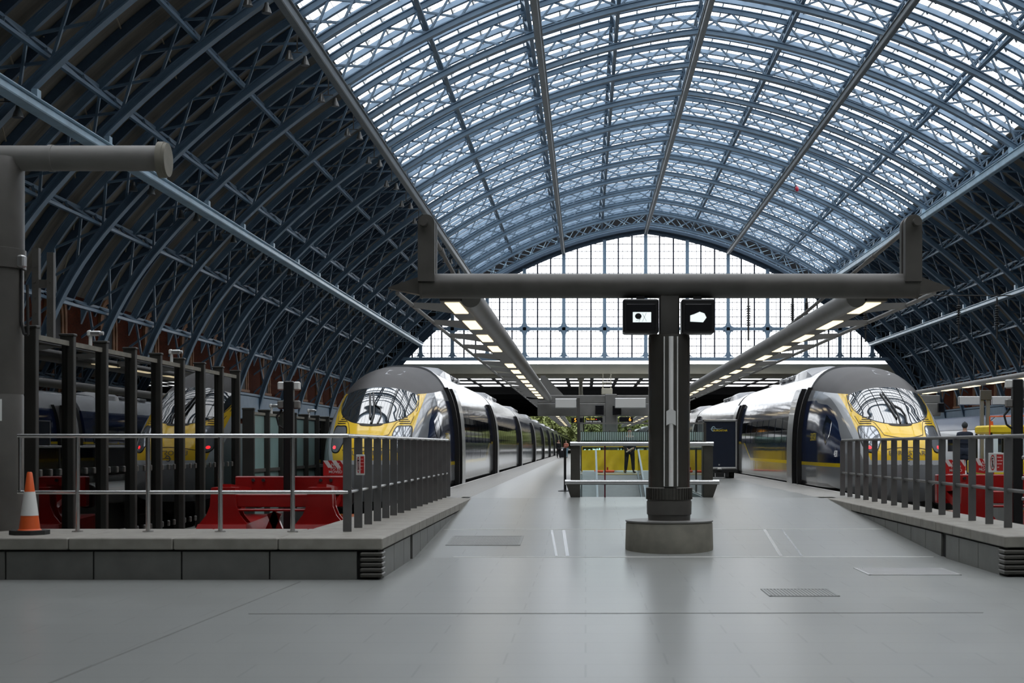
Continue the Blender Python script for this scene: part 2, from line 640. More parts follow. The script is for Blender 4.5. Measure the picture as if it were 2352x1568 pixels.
# glazed crown: gutters, glazing bars and the glass of each bay
bayY = [Y_GABLE - 0.3 - 0.0] + RIB_Y
NP = 4
gut = MB()
for k in range(NP):
    y = PITCH * (k + 0.5) / NP
    arch_strip(gut, 0, S_SKY, 26, DEPTH + 0.04, DEPTH + 0.33, y - 0.17, y + 0.17)
bars = MB()
ns = int(S_SKY / 1.2)
for sd in (1, -1):
    for i in range(ns + 1):
        s = S_SKY * i / ns
        w, z = arch(s, DEPTH + 0.36)
        bars.box(GX + sd * w - 0.04, GX + sd * w + 0.04, 0, PITCH, z - 0.05, z + 0.04)
        w, z = arch(s + 0.6, DEPTH + 0.38)
        if i < ns:
            bars.box(GX + sd * w - 0.012, GX + sd * w + 0.012, 0, PITCH, z - 0.012, z + 0.012)
        for k in range(NP):
            y = PITCH * (k + 0.5) / NP
            bars.hexa([(GX + sd * w - 0.6 * (1 if i < ns else 1) - 0.05, y + 0.17, z - 0.2), (GX + sd * w - 0.6 + 0.05, y + 0.17, z - 0.2),
                       (GX + sd * w - 0.6 + 0.05, y + 0.3, z - 0.03), (GX + sd * w - 0.6 - 0.05, y + 0.3, z - 0.03),
                       (GX + sd * w - 0.65, y + 0.17, z), (GX + sd * w - 0.55, y + 0.17, z), (GX + sd * w - 0.45, y + 0.34, z), (GX + sd * w - 0.75, y + 0.34, z)])
gls = MB()
for sd in (1, -1):
    vs = []
    n = 20
    for i in range(n + 1):
        w, z = arch(S_SKY * i / n, DEPTH + 0.42)
        vs += [(GX + sd * w, 0, z), (GX + sd * w, PITCH, z)]
    gls.add(vs, [(2 * i, 2 * i + 1, 2 * i + 3, 2 * i + 2) for i in range(n)])
g0 = gut.build('gutter', M_pale, ceiling, smooth=25)
b0 = bars.build('glazing_bar', mat('stone_grey_bars', (0.36, 0.36, 0.35), 0.6, var=0.1), ceiling, smooth=0)
p0 = gls.build('glass_pane', M_roof_glass, ceiling, smooth=30, recalc=False)
for i in range(len(RIB_Y)):
    for src in (g0, b0, p0):
        o = src if i == 0 else copy_tree(src, ceiling)
        o.location.y = RIB_Y[0] - PITCH * i - (0 if i else 0)
# boarded lower slopes with rafters
S_BRD = L1 + 5.0
for sd in (1, -1):
    bd = MB()
    arch_strip(bd, S_SKY - 0.5, S_BRD, 22, DEPTH + 0.30, DEPTH + 0.42, Y_BACK, Y_GABLE + 1, (sd,))
    bd.build('boarding', M_board, ceiling, smooth=30)
raf = MB()
for yy in (PITCH * 0.25, PITCH * 0.5, PITCH * 0.75):
    arch_strip(raf, S_SKY - 0.2, S_BRD, 20, DEPTH - 0.12, DEPTH + 0.28, yy - 0.1, yy + 0.1)
r0 = raf.build('rafter', mat('dark_blue_rafter', (0.045, 0.075, 0.115), 0.5, var=0.1), ceiling, smooth=25)
bt = MB()
for k in range(9):
    s = S_SKY + 0.6 + k * (S_BRD - S_SKY - 1.0) / 8
    for sd in (1, -1):
        a, b = arch(s, DEPTH + 0.2), arch(s + 1.1, DEPTH + 0.2)
        bt.bar((GX + sd * a[0], 0.3 + (k % 2) * 3, a[1]), (GX + sd * b[0], 2.0 + (k % 3) * 2.2, b[1]), 0.06, 0.05)
bt0 = bt.build('batten', mat('buff_batten', (0.30, 0.26, 0.19), 0.7), ceiling, smooth=0)
for i in range(1, len(RIB_Y)):
    o = copy_tree(r0, ceiling)
    o.location.y = RIB_Y[i]
    o = copy_tree(bt0, ceiling)
    o.location.y = RIB_Y[i]
r0.location.y = RIB_Y[0]
bt0.location.y = RIB_Y[0]

# ------------------------------------------------------------------ gable screen
def px2(px, py, Y):
    return ((px - VX) / F * Y, CZ - (py - VY) / F * Y)


def soffit_z(w):
    """height of the soffit at distance w from the centre line"""
    w = abs(w)
    lo, hi = 0.0, L1 + L2
    for _ in range(40):
        m = (lo + hi) / 2
        if arch(m)[0] < w:
            lo = m
        else:
            hi = m
    return arch(lo)[1]


YG = Y_GABLE
window = thing('window_1', None, None, (0, 0, 0), kind='structure')
gt = MB()   # dark backing of the gable truss
for sd in (1, -1):
    vs = []
    n = 40
    for i in range(n + 1):
        s = (L1 + L2) * i / n
        a, b = arch(s, -0.45), arch(s, DEPTH + 0.6)
        vs += [(GX + sd * a[0], YG + 0.25, a[1]), (GX + sd * b[0], YG + 0.25, b[1])]
    gt.add(vs, [(2 * i, 2 * i + 1, 2 * i + 3, 2 * i + 2) for i in range(n)])
gt.build('backing_panel', M_dark, window, smooth=0)
rim = MB()
arch_strip(rim, 0, SEND, 56, -0.55, -0.05, YG - 0.1, YG + 0.2)
arch_strip(rim, 0, SEND, 56, -0.05, 0.30, YG - 0.8, YG - 0.3)
arch_strip(rim, 0, SEND, 56, DEPTH - 0.1, DEPTH + 0.3, YG - 0.8, YG - 0.3)
rim.build('arch_rim', MATS['dark_blue_rafter'], window, smooth=25)
rim = MB()
arch_strip(rim, 0, SEND, 56, 0.30, 0.42, YG - 0.8, YG - 0.3)
arch_strip(rim, 0, SEND, 56, DEPTH + 0.3, DEPTH + 0.42, YG - 0.8, YG - 0.3)
rim.build('rim_flange', M_pale, window, smooth=25)
lat = MB()
nn = 28
for sd in (1, -1):
    for i in range(nn):
        s0, s1 = (L1 + L2) * i / nn, (L1 + L2) * (i + 1) / nn
        for (sa, oa, sb, ob, dy) in ((s0, 0.3, s1, DEPTH, 0.0), (s1, 0.3, s0, DEPTH, 0.06)):
            p, q = arch(sa, oa), arch(sb, ob)
            lat.bar((GX + sd * p[0], YG - 0.5 + dy, p[1]), (GX + sd * q[0], YG - 0.5 + dy, q[1]), 0.06, 0.13, (0, 1, 0))
lat.build('lattice', M_beam, window, smooth=0)

mull_px = [966, 1039, 1119, 1204.6, 1295, 1388.6, 1483, 1578.6, 1672.5, 1763, 1851, 1929, 2003.5]
MX = [px2(p, 0, YG)[0] for p in mull_px]
ZB = px2(0, 828, YG)[1]           # foot of the screen
ZT2 = px2(0, 755, YG)[1]
ZT1 = px2(0, 652, YG)[1]
fr = MB()
for x in MX:
    zt = soffit_z(x - GX) - 0.4
    fr.box(x - 0.22, x + 0.22, YG - 0.15, YG + 0.15, ZB, zt)
    for z in (ZB + 0.3, ZT2, ZT1):
        for sg in (1, -1):
            for zs in (1, -1):
                if z < zt - 1.2 and not (z < ZB + 1 and zs < 0):
                    z0 = z + zs * 0.2
                    pts = [(x + sg * 0.2, z0), (x + sg * 0.75, z0), (x + sg * 0.45, z0 + zs * 0.12), (x + sg * 0.30, z0 + zs * 0.32), (x + sg * 0.2, z0 + zs * 0.7)]
                    fr.prism(pts, 'y', YG - 0.1, YG + 0.1)
xl, xr = px2(905, 0, YG)[0], px2(2062, 0, YG)[0]
fr.box(xl, xr, YG - 0.2, YG + 0.2, ZB, ZB + 0.42)


def half_w(z):
    lo, hi = 0.0, L1 + L2
    for _ in range(40):
        m = (lo + hi) / 2
        if arch(m)[1] > z:
            lo = m
        else:
            hi = m
    return arch(lo)[0]


for z, h in ((ZT2, 0.40), (ZT1, 0.40)):
    w = half_w(z) - 0.2
    fr.box(GX - w, GX + w, YG - 0.15, YG + 0.15, z - h / 2, z + h / 2)
fr.build('window_frame', mat('window_frame_paint', (.22, .32, .43), .5, var=.08), window, smooth=0)
th = MB()
allx = sorted([GX - 31.6] + MX + [GX + 31.6])
for a, b in zip(allx[:-1], allx[1:]):
    n = 3
    for i in range(n * 3):
        x = a + (b - a) * i / (n * 3)
        if i == 0:
            continue
        if i % 3 == 0:
            hw = 0.10
        else:
            hw = 0.026
        w = abs(x - GX)
        if w > 31.4:
            continue
        th.box(x - hw, x + hw, YG - 0.05, YG + 0.05, ZB, soffit_z(w) - 0.4)
z = ZB + 0.92
while z < ZAP - 0.6:
    w = half_w(z) - 0.2
    th.box(GX - w, GX + w, YG - 0.02, YG + 0.02, z - 0.04, z + 0.04)
    z += 0.92
th.build('mullion', mat('dark_mullion_paint', (0.05, 0.055, 0.08), 0.5, var=0.1), window, smooth=0)
gp = MB()
vs = [(GX - 32, YG, ZB), (GX + 32, YG, ZB)]
pl = [(GX + arch(s, 0)[0], arch(s, 0)[1]) for s in np.linspace(0, L1 + L2 * 0.45, 24)]
poly = [(2 * GX - x, z) for x, z in reversed(pl) if z > ZB] + [(x, z) for x, z in pl[1:] if z > ZB]
poly = [(poly[0][0], ZB)] + poly + [(poly[-1][0], ZB)]
gp.add([(x, YG + 0.02, z) for x, z in poly], [tuple(range(len(poly)))])
gp.build('glass_pane', M_gable_glass, window, smooth=0, recalc=False)

# ------------------------------------------------------------------ flat roofed extension beyond the gable
ext = thing('ceiling_extension', None, None, (0, 0, 0), kind='structure')
zx0 = px2(0, 835, YG)[1]
zx1 = px2(0, 862, YG)[1]
m = MB()
m.box(GX - 33, GX + 34, YG + 0.8, YG + 1.3, zx1 + 0.35, zx0)
m.box(GX - 33, GX + 34, YG + 0.6, YG + 1.5, zx1 + 0.25, zx1 + 0.4)
m.box(GX - 33, GX + 34, YG + 1.5, YG + 2.0, zx1 - 0.2, zx1 + 0.3)
for i in range(60):
    x = GX - 32 + i * 1.1
    m.box(x, x + 0.08, YG + 0.55, YG + 0.6, zx1 + 0.45, zx1 + 0.55)
m.build('fascia_beam', M_cream, ext, smooth=0)
EZ = zx1 + 0.05
EX0, EX1 = GX - 40, GX + 45
rows = [(197, 201.5), (206, 212), (217, 224)]
m = MB()
yprev = YG + 2
for (a, b) in rows:
    m.box(EX0, EX1, yprev, a, EZ, EZ + 0.08)
    x = EX0
    while x < EX1:
        m.box(x, x + 0.5, a, b, EZ, EZ + 0.08)
        x += 3.3
    yprev = b
m.box(EX0, EX1, yprev, 420, EZ, EZ + 0.08)
for i in range(8):
    y = 230 + i * 24
    m.box(EX0, EX1, y, y + 0.6, EZ - 0.9, EZ)
m.build('soffit', M_dark, ext, smooth=0)
m = MB()
m.box(EX0, EX0 + .4, YG + 2, 420, -1.3, EZ)  # dark walls added to keep sky light out of the extension
m.box(EX1 - .4, EX1, YG + 2, 420, -1.3, EZ)
m.build('sky_block_wall', M_dark, ext, smooth=0)
for i in range(4):
    for xx in ((px2(1334, 0, 196)[0]), -24.0, 27.5, 38.0):
        m = MB()
        m.cyl((xx, 196 + i * 55, -1), (xx, 196 + i * 55, EZ), 0.26, 16)
        m.cyl((xx, 196 + i * 55, EZ - 0.5), (xx, 196 + i * 55, EZ), 0.26, 16, 0.5)
        m.build('column', M_cream, ext)

# ------------------------------------------------------------------ side walls, end wall
for side, nm in ((-1, 'wall_left'), (1, 'wall_right')):
    xw = GX + side * 35.35
    w_ = MB()
    w_.box(min(xw, xw + side * 0.6), max(xw, xw + side * 0.6), Y_BACK, YG + 1, -1.6, 12.2)
    wall = w_.build(nm, M_brick, None, smooth=0)
    structure(wall)
    t = MB()
    xi = xw - side * 0.02
    n_ = 14

    def arc_pts(hw, zs, up):
        pts = [(-hw, zs)]
        for i in range(1, n_):
            tt = i / n_
            a_ = PI * (1 - tt)
            pts.append((hw * math.cos(a_), zs + up * math.sin(a_) ** 0.75))
        pts.append((hw, zs))
        return pts
    zb = 5.7
    for (hw, zs, up, d) in ((1.55, 7.6, 2.0, 0.16), (1.2, 7.5, 1.7, 0.10)):
        o_ = arc_pts(hw, zs, up)
        i_ = arc_pts(hw - 0.28, zs, up - 0.28)
        o_ = [(-hw, zb)] + o_ + [(hw, zb)]
        i_ = [(-(hw - 0.28), zb)] + i_ + [(hw - 0.28, zb)]
        for k in range(len(o_) - 1):
            q = [o_[k], o_[k + 1], i_[k + 1], i_[k]]
            xs = sorted((xi, xi - side * d))
            t.prism(q, 'x', xs[0], xs[1])
    t.box(min(xi, xi - side * 0.2), max(xi, xi - side * 0.2), -1.8, 1.8, zb - 0.2, zb)
    t0 = t.build('window_surround', M_trim, wall, smooth=0)
    t = MB()
    poly = [(-0.9, zb)] + arc_pts(0.9, 7.4, 1.4) + [(0.9, zb)]
    xs = sorted((xi, xi - side * 0.03))
    t.prism(poly, 'x', xs[0], xs[1])
    t1 = t.build('window_glass', M_dark, wall, smooth=0)
    t = MB()
    xs = sorted((xw, xw - side * 0.5))
    t.bbox(xs[0], xs[1], -PITCH / 2 + 0.3, PITCH / 2 - 0.3, 3.3, 5.2, 0.06)
    t.bbox(xs[0] - 0.1, xs[1] + 0.1, -PITCH / 2 + 0.2, PITCH / 2 - 0.2, 5.2, 5.4, 0.03)
    t2 = t.build('fascia_panel', M_blue, wall, smooth=0)
    for i in range(len(RIB_Y) - 1):
        for src in (t0, t1, t2):
            o = src if i == 0 else copy_tree(src, wall)
            o.location.y = RIB_Y[i] - PITCH / 2

m = MB()
m.box(GX - 38, GX + 38, Y_BACK - 0.6, Y_BACK, -1.6, ZAP + 4)
structure(m.build('wall_back', M_cladd, None, smooth=0))

m = MB()
m.box(GX - 35.3, -6.2, Y_BACK, 15.0, 6.7, 7.3)  # added slab above the view, there to shade the left forecourt
m.box(-6.6, -6.2, Y_BACK, 15.0, 7.3, 8.4)
structure(m.build('ceiling_shade_slab', M_conc, None, smooth=0))

# ------------------------------------------------------------------ floors
XL, XR = -3.62, 6.12            # the platform's two edges
VX0, VX1, VY0, VY1 = -0.2, 2.62, 31.95, 58.0   # travelator well
RA0, RA1 = 21.2, 31.4           # foot and head of the ramp
ZL = -0.5
WX0, WX1 = -2.45, 5.13          # inner faces of the raised walls

g = MB()
g.box(-70, 90, Y_BACK, 700, -1.9, -1.3)
structure(g.build('ground', M_ground, None, smooth=0))

fl = MB()
fl.box(-30, 40, Y_BACK, 17.75, -0.9, ZL)                       # lower concourse
fl.box(WX0 - 0.2, WX1 + 0.2, 17.75, RA0, -0.9, ZL)
fl.hexa([(WX0 - 0.2, RA0, -0.9), (WX1 + 0.2, RA0, -0.9), (WX1 + 0.2, RA1, -0.9), (WX0 - 0.2, RA1, -0.9),
         (WX0 - 0.2, RA0, ZL), (WX1 + 0.2, RA0, ZL), (WX1 + 0.2, RA1, 0), (WX0 - 0.2, RA1, 0)])
structure(fl.build('floor', M_floor, None, smooth=0))

pf = MB()
ED = 1.15
for (x0, x1, y0, y1) in ((WX0 - 0.2, WX1 + 0.2, RA1, VY0), (XL + ED, VX0, VY0, VY1), (VX1, XR - ED, VY0, VY1), (XL + ED, XR - ED, VY1, 420)):
    pf.box(x0, x1, y0, y1, -1.3, 0)
platform = structure(pf.build('floor_platform', M_floor, None, smooth=0))
pe = MB()
pe.box(XL, XL + ED, RA1, 420, -0.28, 0.0)
pe.box(XL + 0.12, XL + ED, RA1, 420, -1.3, -0.28)
pe.box(XR - ED, XR, RA1, 420, -0.28, 0.0)
pe.box(XR - ED, XR - 0.12, RA1, 420, -1.3, -0.28)
pe.build('platform_edge', M_edge, platform, smooth=0)
pw = MB()
for xx in (XL + 0.015, XR - 0.065):
    pw.box(xx, xx + 0.05, RA1, 400, 0.0, 0.004)
pw.build('white_edge_line', M_white, platform, smooth=0)

# travelator well: sloping deck, side walls
tw = MB()
tw.box(VX0, VX0 + 0.06, VY0, VY1, -5.4, -0.02)
tw.box(VX1 - 0.06, VX1, VY0, VY1, -5.4, -0.02)
tw.build('well_lining', M_ygrey, platform, smooth=0)

# neighbouring platforms
p2 = MB()
p2.box(9.2, 17.2, 33.0, 420, -1.3, 0)
structure(p2.build('floor_platform_right', M_floor, None, smooth=0))
p3 = MB()
p3.box(-28, -7.35, 17.75, 420, -1.3, -0.5)
structure(p3.build('floor_concourse_left', M_floor, None, smooth=0))

# raised kerb walls: coping slab above panelled face
for side, nm, in ((-1, 'wall_kerb_left'), (1, 'wall_kerb_right')):
    wx = WX0 if side < 0 else WX1
    y0 = 17.66 if side < 0 else 18.05
    outer = XL if side < 0 else XR
    far = -30 if side < 0 else 40
    w = MB()
    xs = sorted((wx - side * 0.0, outer))
    if side < 0:
        w.box(far, wx - 0.03, y0 + 0.03, 19.55, -0.9, -0.15)
        w.box(outer + 0.1, wx - 0.03, 19.55, RA1, -0.9, -0.15)
    else:
        w.box(wx + 0.03, far, y0 + 0.03, 19.6, -0.9, -0.15)
        w.box(wx + 0.03, outer - 0.1, 19.6, RA1, -0.9, -0.15)
    wall = structure(w.build(nm, M_gap, None, smooth=0))
    # panels, each with open joints
    pn = MB()
    k = 0
    xx = wx + side * 0.0
    while k < 14:
        wd = 1.05
        a = xx + side * (0.28 + k * wd)
        b = a + side * (wd - 0.02)
        lo, hi = min(a, b), max(a, b)
        pn.box(lo, hi, y0, y0 + 0.05, ZL, -0.165)
        k += 1
    y = y0 + 0.30
    k = 0
    while y < 29.4:
        L_ = 1.0
        zf = ZL if y < RA0 else ZL + (y - RA0) / (RA1 - RA0) * 0.5 - 0.03
        zf = max(ZL, zf)
        if abs(y - (y0 + 0.3 + 2.0)) > 0.01 or True:
            gap = 0.02 if k != 2 else 0.28
            x_a, x_b = sorted((wx, wx + side * 0.05))
            if zf < -0.2:
                pn.box(x_a, x_b, y, y + L_ - gap, ZL - 0.05, -0.165)
        y += L_
        k += 1
    pn.build('panel', M_cladd, wall, smooth=0)
    cp = MB()
    # coping stones
    k = 0
    while k < 12:
        a = wx - side * 0.03 + side * k * 1.25
        b = a + side * 1.24
        lo, hi = min(a, b), max(a, b)
        yb = 19.6
        cp.bbox(lo, hi, y0 - 0.03, yb, -0.14, 0.0, 0.012)
        k += 1
    y = 19.605
    while y < RA1 - 0.05:
        L_ = min(0.98, RA1 - y)
        x_a, x_b = sorted((wx - side * 0.03, outer))
        cp.bbox(x_a, x_b, y, y + L_ - 0.006, -0.14 if y < 27.5 else -0.3, 0.0, 0.012)
        y += 0.98
    cp.build('coping', M_stone, wall, smooth=0)
    bp = MB()
    for i in range(5):
        z = -0.47 + i * 0.062
        x_a, x_b = sorted((wx - side * 0.03, wx + side * 0.24))
        bp.bbox(x_a, x_b, y0 - 0.03, y0 + 0.26, z, z + 0.05, 0.012)
    bp.build('corner_guard', M_bronze, wall, smooth=0)


def floor_z(y):
    if y < RA0:
        return ZL
    if y < RA1:
        return ZL + 0.5 * (y - RA0) / (RA1 - RA0)
    return 0.0


def floor_strip(name, label, x0, y0, x1, y1, w, m=M_steel, group=None):
    """a thin metal strip laid in the floor"""
    mb = MB()
    n = 12
    d = Vector((x1 - x0, y1 - y0, 0)).normalized()
    nx = Vector((-d.y, d.x, 0)) * w / 2
    for i in range(n):
        a = Vector((x0 + (x1 - x0) * i / n, y0 + (y1 - y0) * i / n, 0))
        b = Vector((x0 + (x1 - x0) * (i + 1) / n, y0 + (y1 - y0) * (i + 1) / n, 0))
        pa, pb, pc, pd = a - nx, a + nx, b + nx, b - nx
        mb.hexa([(p.x, p.y, floor_z(p.y) - 0.004) for p in (pa, pd, pc, pb)] + [(p.x, p.y, floor_z(p.y) + 0.004) for p in (pa, pd, pc, pb)])
    o = mb.build(name, m, None, smooth=0)
    return tag(o, label, 'floor joint', group)


floor_strip('joint_strip', 'long metal joint across the grey floor just before the concrete column base', -1.9, 21.25, 5.0, 21.28, 0.03, M_sheen)  # this joint and the next: white colour imitates metal sheen
floor_strip('joint_strip', 'long metal joint across the ramp behind the concrete column base', -2.4, 25.0, 5.05, 25.1, 0.028, M_sheen)
floor_strip('joint_strip', 'leftmost short metal strip running along the ramp, left of the column base', -0.42, 21.35, -0.57, 24.9, 0.035)
floor_strip('joint_strip', 'short metal strip running along the ramp, closest left of the column base', -0.26, 21.35, -0.37, 24.9, 0.05)
floor_strip('joint_strip', 'short metal strip on the ramp, first one right of the column base', 2.82, 21.35, 3.02, 25.0, 0.05)
floor_strip('joint_strip', 'rightmost short metal strip running along the ramp', 3.12, 21.35, 3.32, 25.0, 0.03)
floor_strip('joint_strip', 'thin dark joint crossing the floor nearest the camera', -3.2, 14.05, 3.8, 14.15, 0.008, M_cladd)
floor_strip('joint_strip', 'dark diagonal joint across the floor in front of the left kerb', -3.6, 9.9, -3.35, 17.4, 0.009, M_cladd)


M_gratebar = mat('grate_grey', (.25, .26, .255), .4, var=.08)


def grate(label, x0, x1, y0, y1, bars_, frame_m, skew=0.0):
    z = max(floor_z(y0), floor_z(y1))
    t = thing('floor_grate', label, 'floor grate', ((x0 + x1) / 2, (y0 + y1) / 2, floor_z((y0 + y1) / 2)))
    sl = 0.5 / (RA1 - RA0) if y0 > RA0 else 0

    def Z(y):
        return floor_z(y) if y0 > RA0 else ZL
    f = MB()
    for (a, b, c, d) in ((x0, x1, y0, y0 + 0.03), (x0, x1, y1 - 0.03, y1), (x0, x0 + 0.03, y0, y1), (x1 - 0.03, x1, y0, y1)):
        f.hexa([(a, c, Z(c) - 0.01), (b, c, Z(c) - 0.01), (b, d, Z(d) - 0.01), (a, d, Z(d) - 0.01), (a, c, Z(c) + 0.006), (b, c, Z(c) + 0.006), (b, d, Z(d) + 0.006), (a, d, Z(d) + 0.006)])
    f.build('frame', frame_m, t, smooth=0)
    g = MB()
    for i in range(bars_):
        x = x0 + 0.03 + (x1 - x0 - 0.06) * (i + 0.5) / bars_
        w_ = (x1 - x0 - 0.06) / bars_ * 0.3
        g.hexa([(x - w_, y0, Z(y0) - 0.01), (x + w_, y0, Z(y0) - 0.01), (x + w_, y1, Z(y1) - 0.01), (x - w_, y1, Z(y1) - 0.01),
                (x - w_, y0, Z(y0) + 0.005), (x + w_, y0, Z(y0) + 0.005), (x + w_, y1, Z(y1) + 0.005), (x - w_, y1, Z(y1) + 0.005)])
    g.build('grate_bars', frame_m, t, smooth=0)
    b = MB()
    b.hexa([(x0, y0, Z(y0) - 0.02), (x1, y0, Z(y0) - 0.02), (x1, y1, Z(y1) - 0.02), (x0, y1, Z(y1) - 0.02), (x0, y0, Z(y0) + 0.001), (x1, y0, Z(y0) + 0.001), (x1, y1, Z(y1) + 0.001), (x0, y1, Z(y1) + 0.001)])
    b.build('drain_pan', M_cladd, t, smooth=0)


grate('wide slotted drain grate in the floor beside the left kerb wall', -2.15, -1.0, 22.7, 24.0, 44, M_gratebar)
grate('small square drain grate in the middle of the right floor', 1.95, 2.7, 15.7, 16.5, 18, M_gratebar)
grate('large silvery tread grate in front of the right kerb corner', 3.5, 4.65, 18.3, 19.35, 40, M_alu)


# ------------------------------------------------------------------ high speed trains
def pchip(xs, ys):
    xs, ys = np.array(xs, float), np.array(ys, float)
    h = np.diff(xs)
    d = np.diff(ys) / h
    m = np.zeros(len(xs))
    m[0], m[-1] = d[0], d[-1]
    for i in range(1, len(xs) - 1):
        if d[i - 1] * d[i] > 0:
            w1, w2 = 2 * h[i] + h[i - 1], h[i] + 2 * h[i - 1]
            m[i] = (w1 + w2) / (w1 / d[i - 1] + w2 / d[i])

    def f(x):
        x = min(max(x, xs[0]), xs[-1])
        i = min(int(np.searchsorted(xs, x, 'right')) - 1, len(h) - 1)
        t = (x - xs[i]) / h[i]
        return float((2 * t**3 - 3 * t**2 + 1) * ys[i] + (t**3 - 2 * t**2 + t) * h[i] * m[i] + (-2 * t**3 + 3 * t**2) * ys[i + 1] + (t**3 - t**2) * h[i] * m[i + 1])
    return f


f_zt = pchip([0, .02, .06, .15, .3, .5, .85, 1.4, 2.0, 2.7, 3.5, 4.5, 6.5, 9, 12], [.62, .86, 1.02, 1.18, 1.33, 1.46, 1.66, 1.98, 2.32, 2.64, 2.93, 3.15, 3.33, 3.42, 3.42])
f_w = pchip([0, .02, .06, .15, .3, .5, .85, 1.4, 2.2, 3.2, 4.5, 12], [.02, .33, .52, .70, .86, .97, 1.11, 1.24, 1.37, 1.44, 1.475, 1.475])
f_zb = pchip([0, .02, .06, .15, .3, .5, .9, 1.5, 2.5, 12], [.62, .34, .16, -.05, -.27, -.44, -.6, -.7, -.75, -.75])
f_n = pchip([0, 1, 3, 6, 9, 12], [2.2, 2.35, 2.5, 2.7, 2.9, 2.9])
f_m = pchip([0, 1, 3, 12], [2.4, 3.0, 5.0, 5.0])
Z0 = 0.62


def hw_at(u, z):
    """half width of the body at nose distance u and height z"""
    w = f_w(u)
    if z >= Z0:
        h = f_zt(u) - Z0
        r = (z - Z0) / h if h > 1e-6 else 2
        n = f_n(u)
    else:
        h = Z0 - f_zb(u)
        r = (Z0 - z) / h if h > 1e-6 else 2
        n = f_m(u)
    return w * (1 - r**n) ** (1 / n) if r < 1 else 0.0


def nose_u(x, z):
    lo, hi = 0.0, 9.0
    for _ in range(44):
        m = (lo + hi) / 2
        if hw_at(m, z) > abs(x) and f_zb(m) < z < f_zt(m):
            hi = m
        else:
            lo = m
    return hi


def yellow_edge(z):
    return float(np.interp(z, [.6, .8, 1.2, 1.6, 2.2, 2.6], [.80, .84, .94, 1.0, 1.045, 1.06]))


def blue_edge(z):
    return float(np.interp(z, [.5, .66, 1.2, 1.7, 2.05, 2.25, 2.33], [1.35, 1.4, 1.75, 2.45, 3.3, 4.3, 5.6]))


def roof_line(u):
    return 2.43 + 0.062 * (u - 2.8)


def stripe_z(u):
    return float(np.interp(u, [0, 20.3, 22.6, 500], [.62, .62, 1.24, 1.24]))


def zones(u, x, z, car):
    a = abs(x)
    if not car:
        roof = min(z - roof_line(u), 7.35 - u)
        yel = min(yellow_edge(z) - a, z - .76, 5.0 - u)
        sil = max(min(yellow_edge(z) + .13 - a, z - .68, 5.2 - u), -1)
        if u < 5 and .66 < z < .78 and a < .95:
            sil = .1
        blue = min(u - blue_edge(z), z - .66, 2.34 - z + max(0, (u - 5.0)) * .02, a - .6)
        line = z - .62 if (u > 1.5 and a > .6) else 9.0
    else:
        roof, yel, sil = -1, -1, -1
        blue = min(z - stripe_z(u), 2.62 - z)
        line = z - stripe_z(u)
    return roof, yel, sil, blue, line, float(np.interp(u, [0, 1.0, 3.0], [-.30, -.06, .13])) - z


def livery_mat():
    m = bpy.data.materials.new('train_livery')
    m.use_nodes = True
    nt = m.node_tree
    b = nt.nodes['Principled BSDF']
    prev = None
    cols = [('sil', (0.55, 0.57, 0.60)), ('yel', (0.95, 0.62, 0.05)), ('blue', (0.010, 0.020, 0.065)), ('line', (0.72, 0.52, 0.02)), ('roof', (0.042, 0.038, 0.039)), ('skirt', (0.012, 0.012, 0.013))]
    base = (0.24, 0.25, 0.265)
    rough_prev = None
    for nm, c in cols:
        at = nt.nodes.new('ShaderNodeAttribute')
        at.attribute_name = nm
        gt_ = nt.nodes.new('ShaderNodeMath')
        if nm == 'line':
            ab = nt.nodes.new('ShaderNodeMath')
            ab.operation = 'ABSOLUTE'
            nt.links.new(at.outputs['Fac'], ab.inputs[0])
            gt_.operation = 'LESS_THAN'
            gt_.inputs[1].default_value = 0.048
            nt.links.new(ab.outputs[0], gt_.inputs[0])
        else:
            gt_.operation = 'GREATER_THAN'
            gt_.inputs[1].default_value = 0.0
            nt.links.new(at.outputs['Fac'], gt_.inputs[0])
        mx = nt.nodes.new('ShaderNodeMixRGB')
        nt.links.new(gt_.outputs[0], mx.inputs[0])
        if prev is None:
            mx.inputs[1].default_value = (*base, 1)
        else:
            nt.links.new(prev, mx.inputs[1])
        mx.inputs[2].default_value = (*c, 1)
        prev = mx.outputs[0]
        if nm == 'roof':
            mr = nt.nodes.new('ShaderNodeMapRange')
            mr.inputs['To Min'].default_value = 0.10
            mr.inputs['To Max'].default_value = 0.5
            nt.links.new(gt_.outputs[0], mr.inputs['Value'])
            nt.links.new(mr.outputs[0], b.inputs['Roughness'])
            cs = nt.nodes.new('ShaderNodeMapRange')
            cs.inputs['To Min'].default_value = 0.05
            cs.inputs['To Max'].default_value = 0.0
            nt.links.new(gt_.outputs[0], cs.inputs['Value'])
            nt.links.new(cs.outputs[0], b.inputs['Coat Weight'])
    nt.links.new(prev, b.inputs['Base Color'])
    b.inputs['Coat Roughness'].default_value = 0.03
    b.inputs['IOR'].default_value = 1.5
    wv_c = nt.nodes.new('ShaderNodeTexCoord')
    wv = nt.nodes.new('ShaderNodeTexNoise')
    wv.inputs['Scale'].default_value = 1.1
    wv.inputs['Detail'].default_value = 1.0
    nt.links.new(wv_c.outputs['Object'], wv.inputs['Vector'])
    wb = nt.nodes.new('ShaderNodeBump')
    wb.inputs['Strength'].default_value = 0.10
    wb.inputs['Distance'].default_value = 0.05
    nt.links.new(wv.outputs['Fac'], wb.inputs['Height'])
    nt.links.new(wb.outputs['Normal'], b.inputs['Normal'])
    nt.links.new(wb.outputs['Normal'], b.inputs['Coat Normal'])
    return m


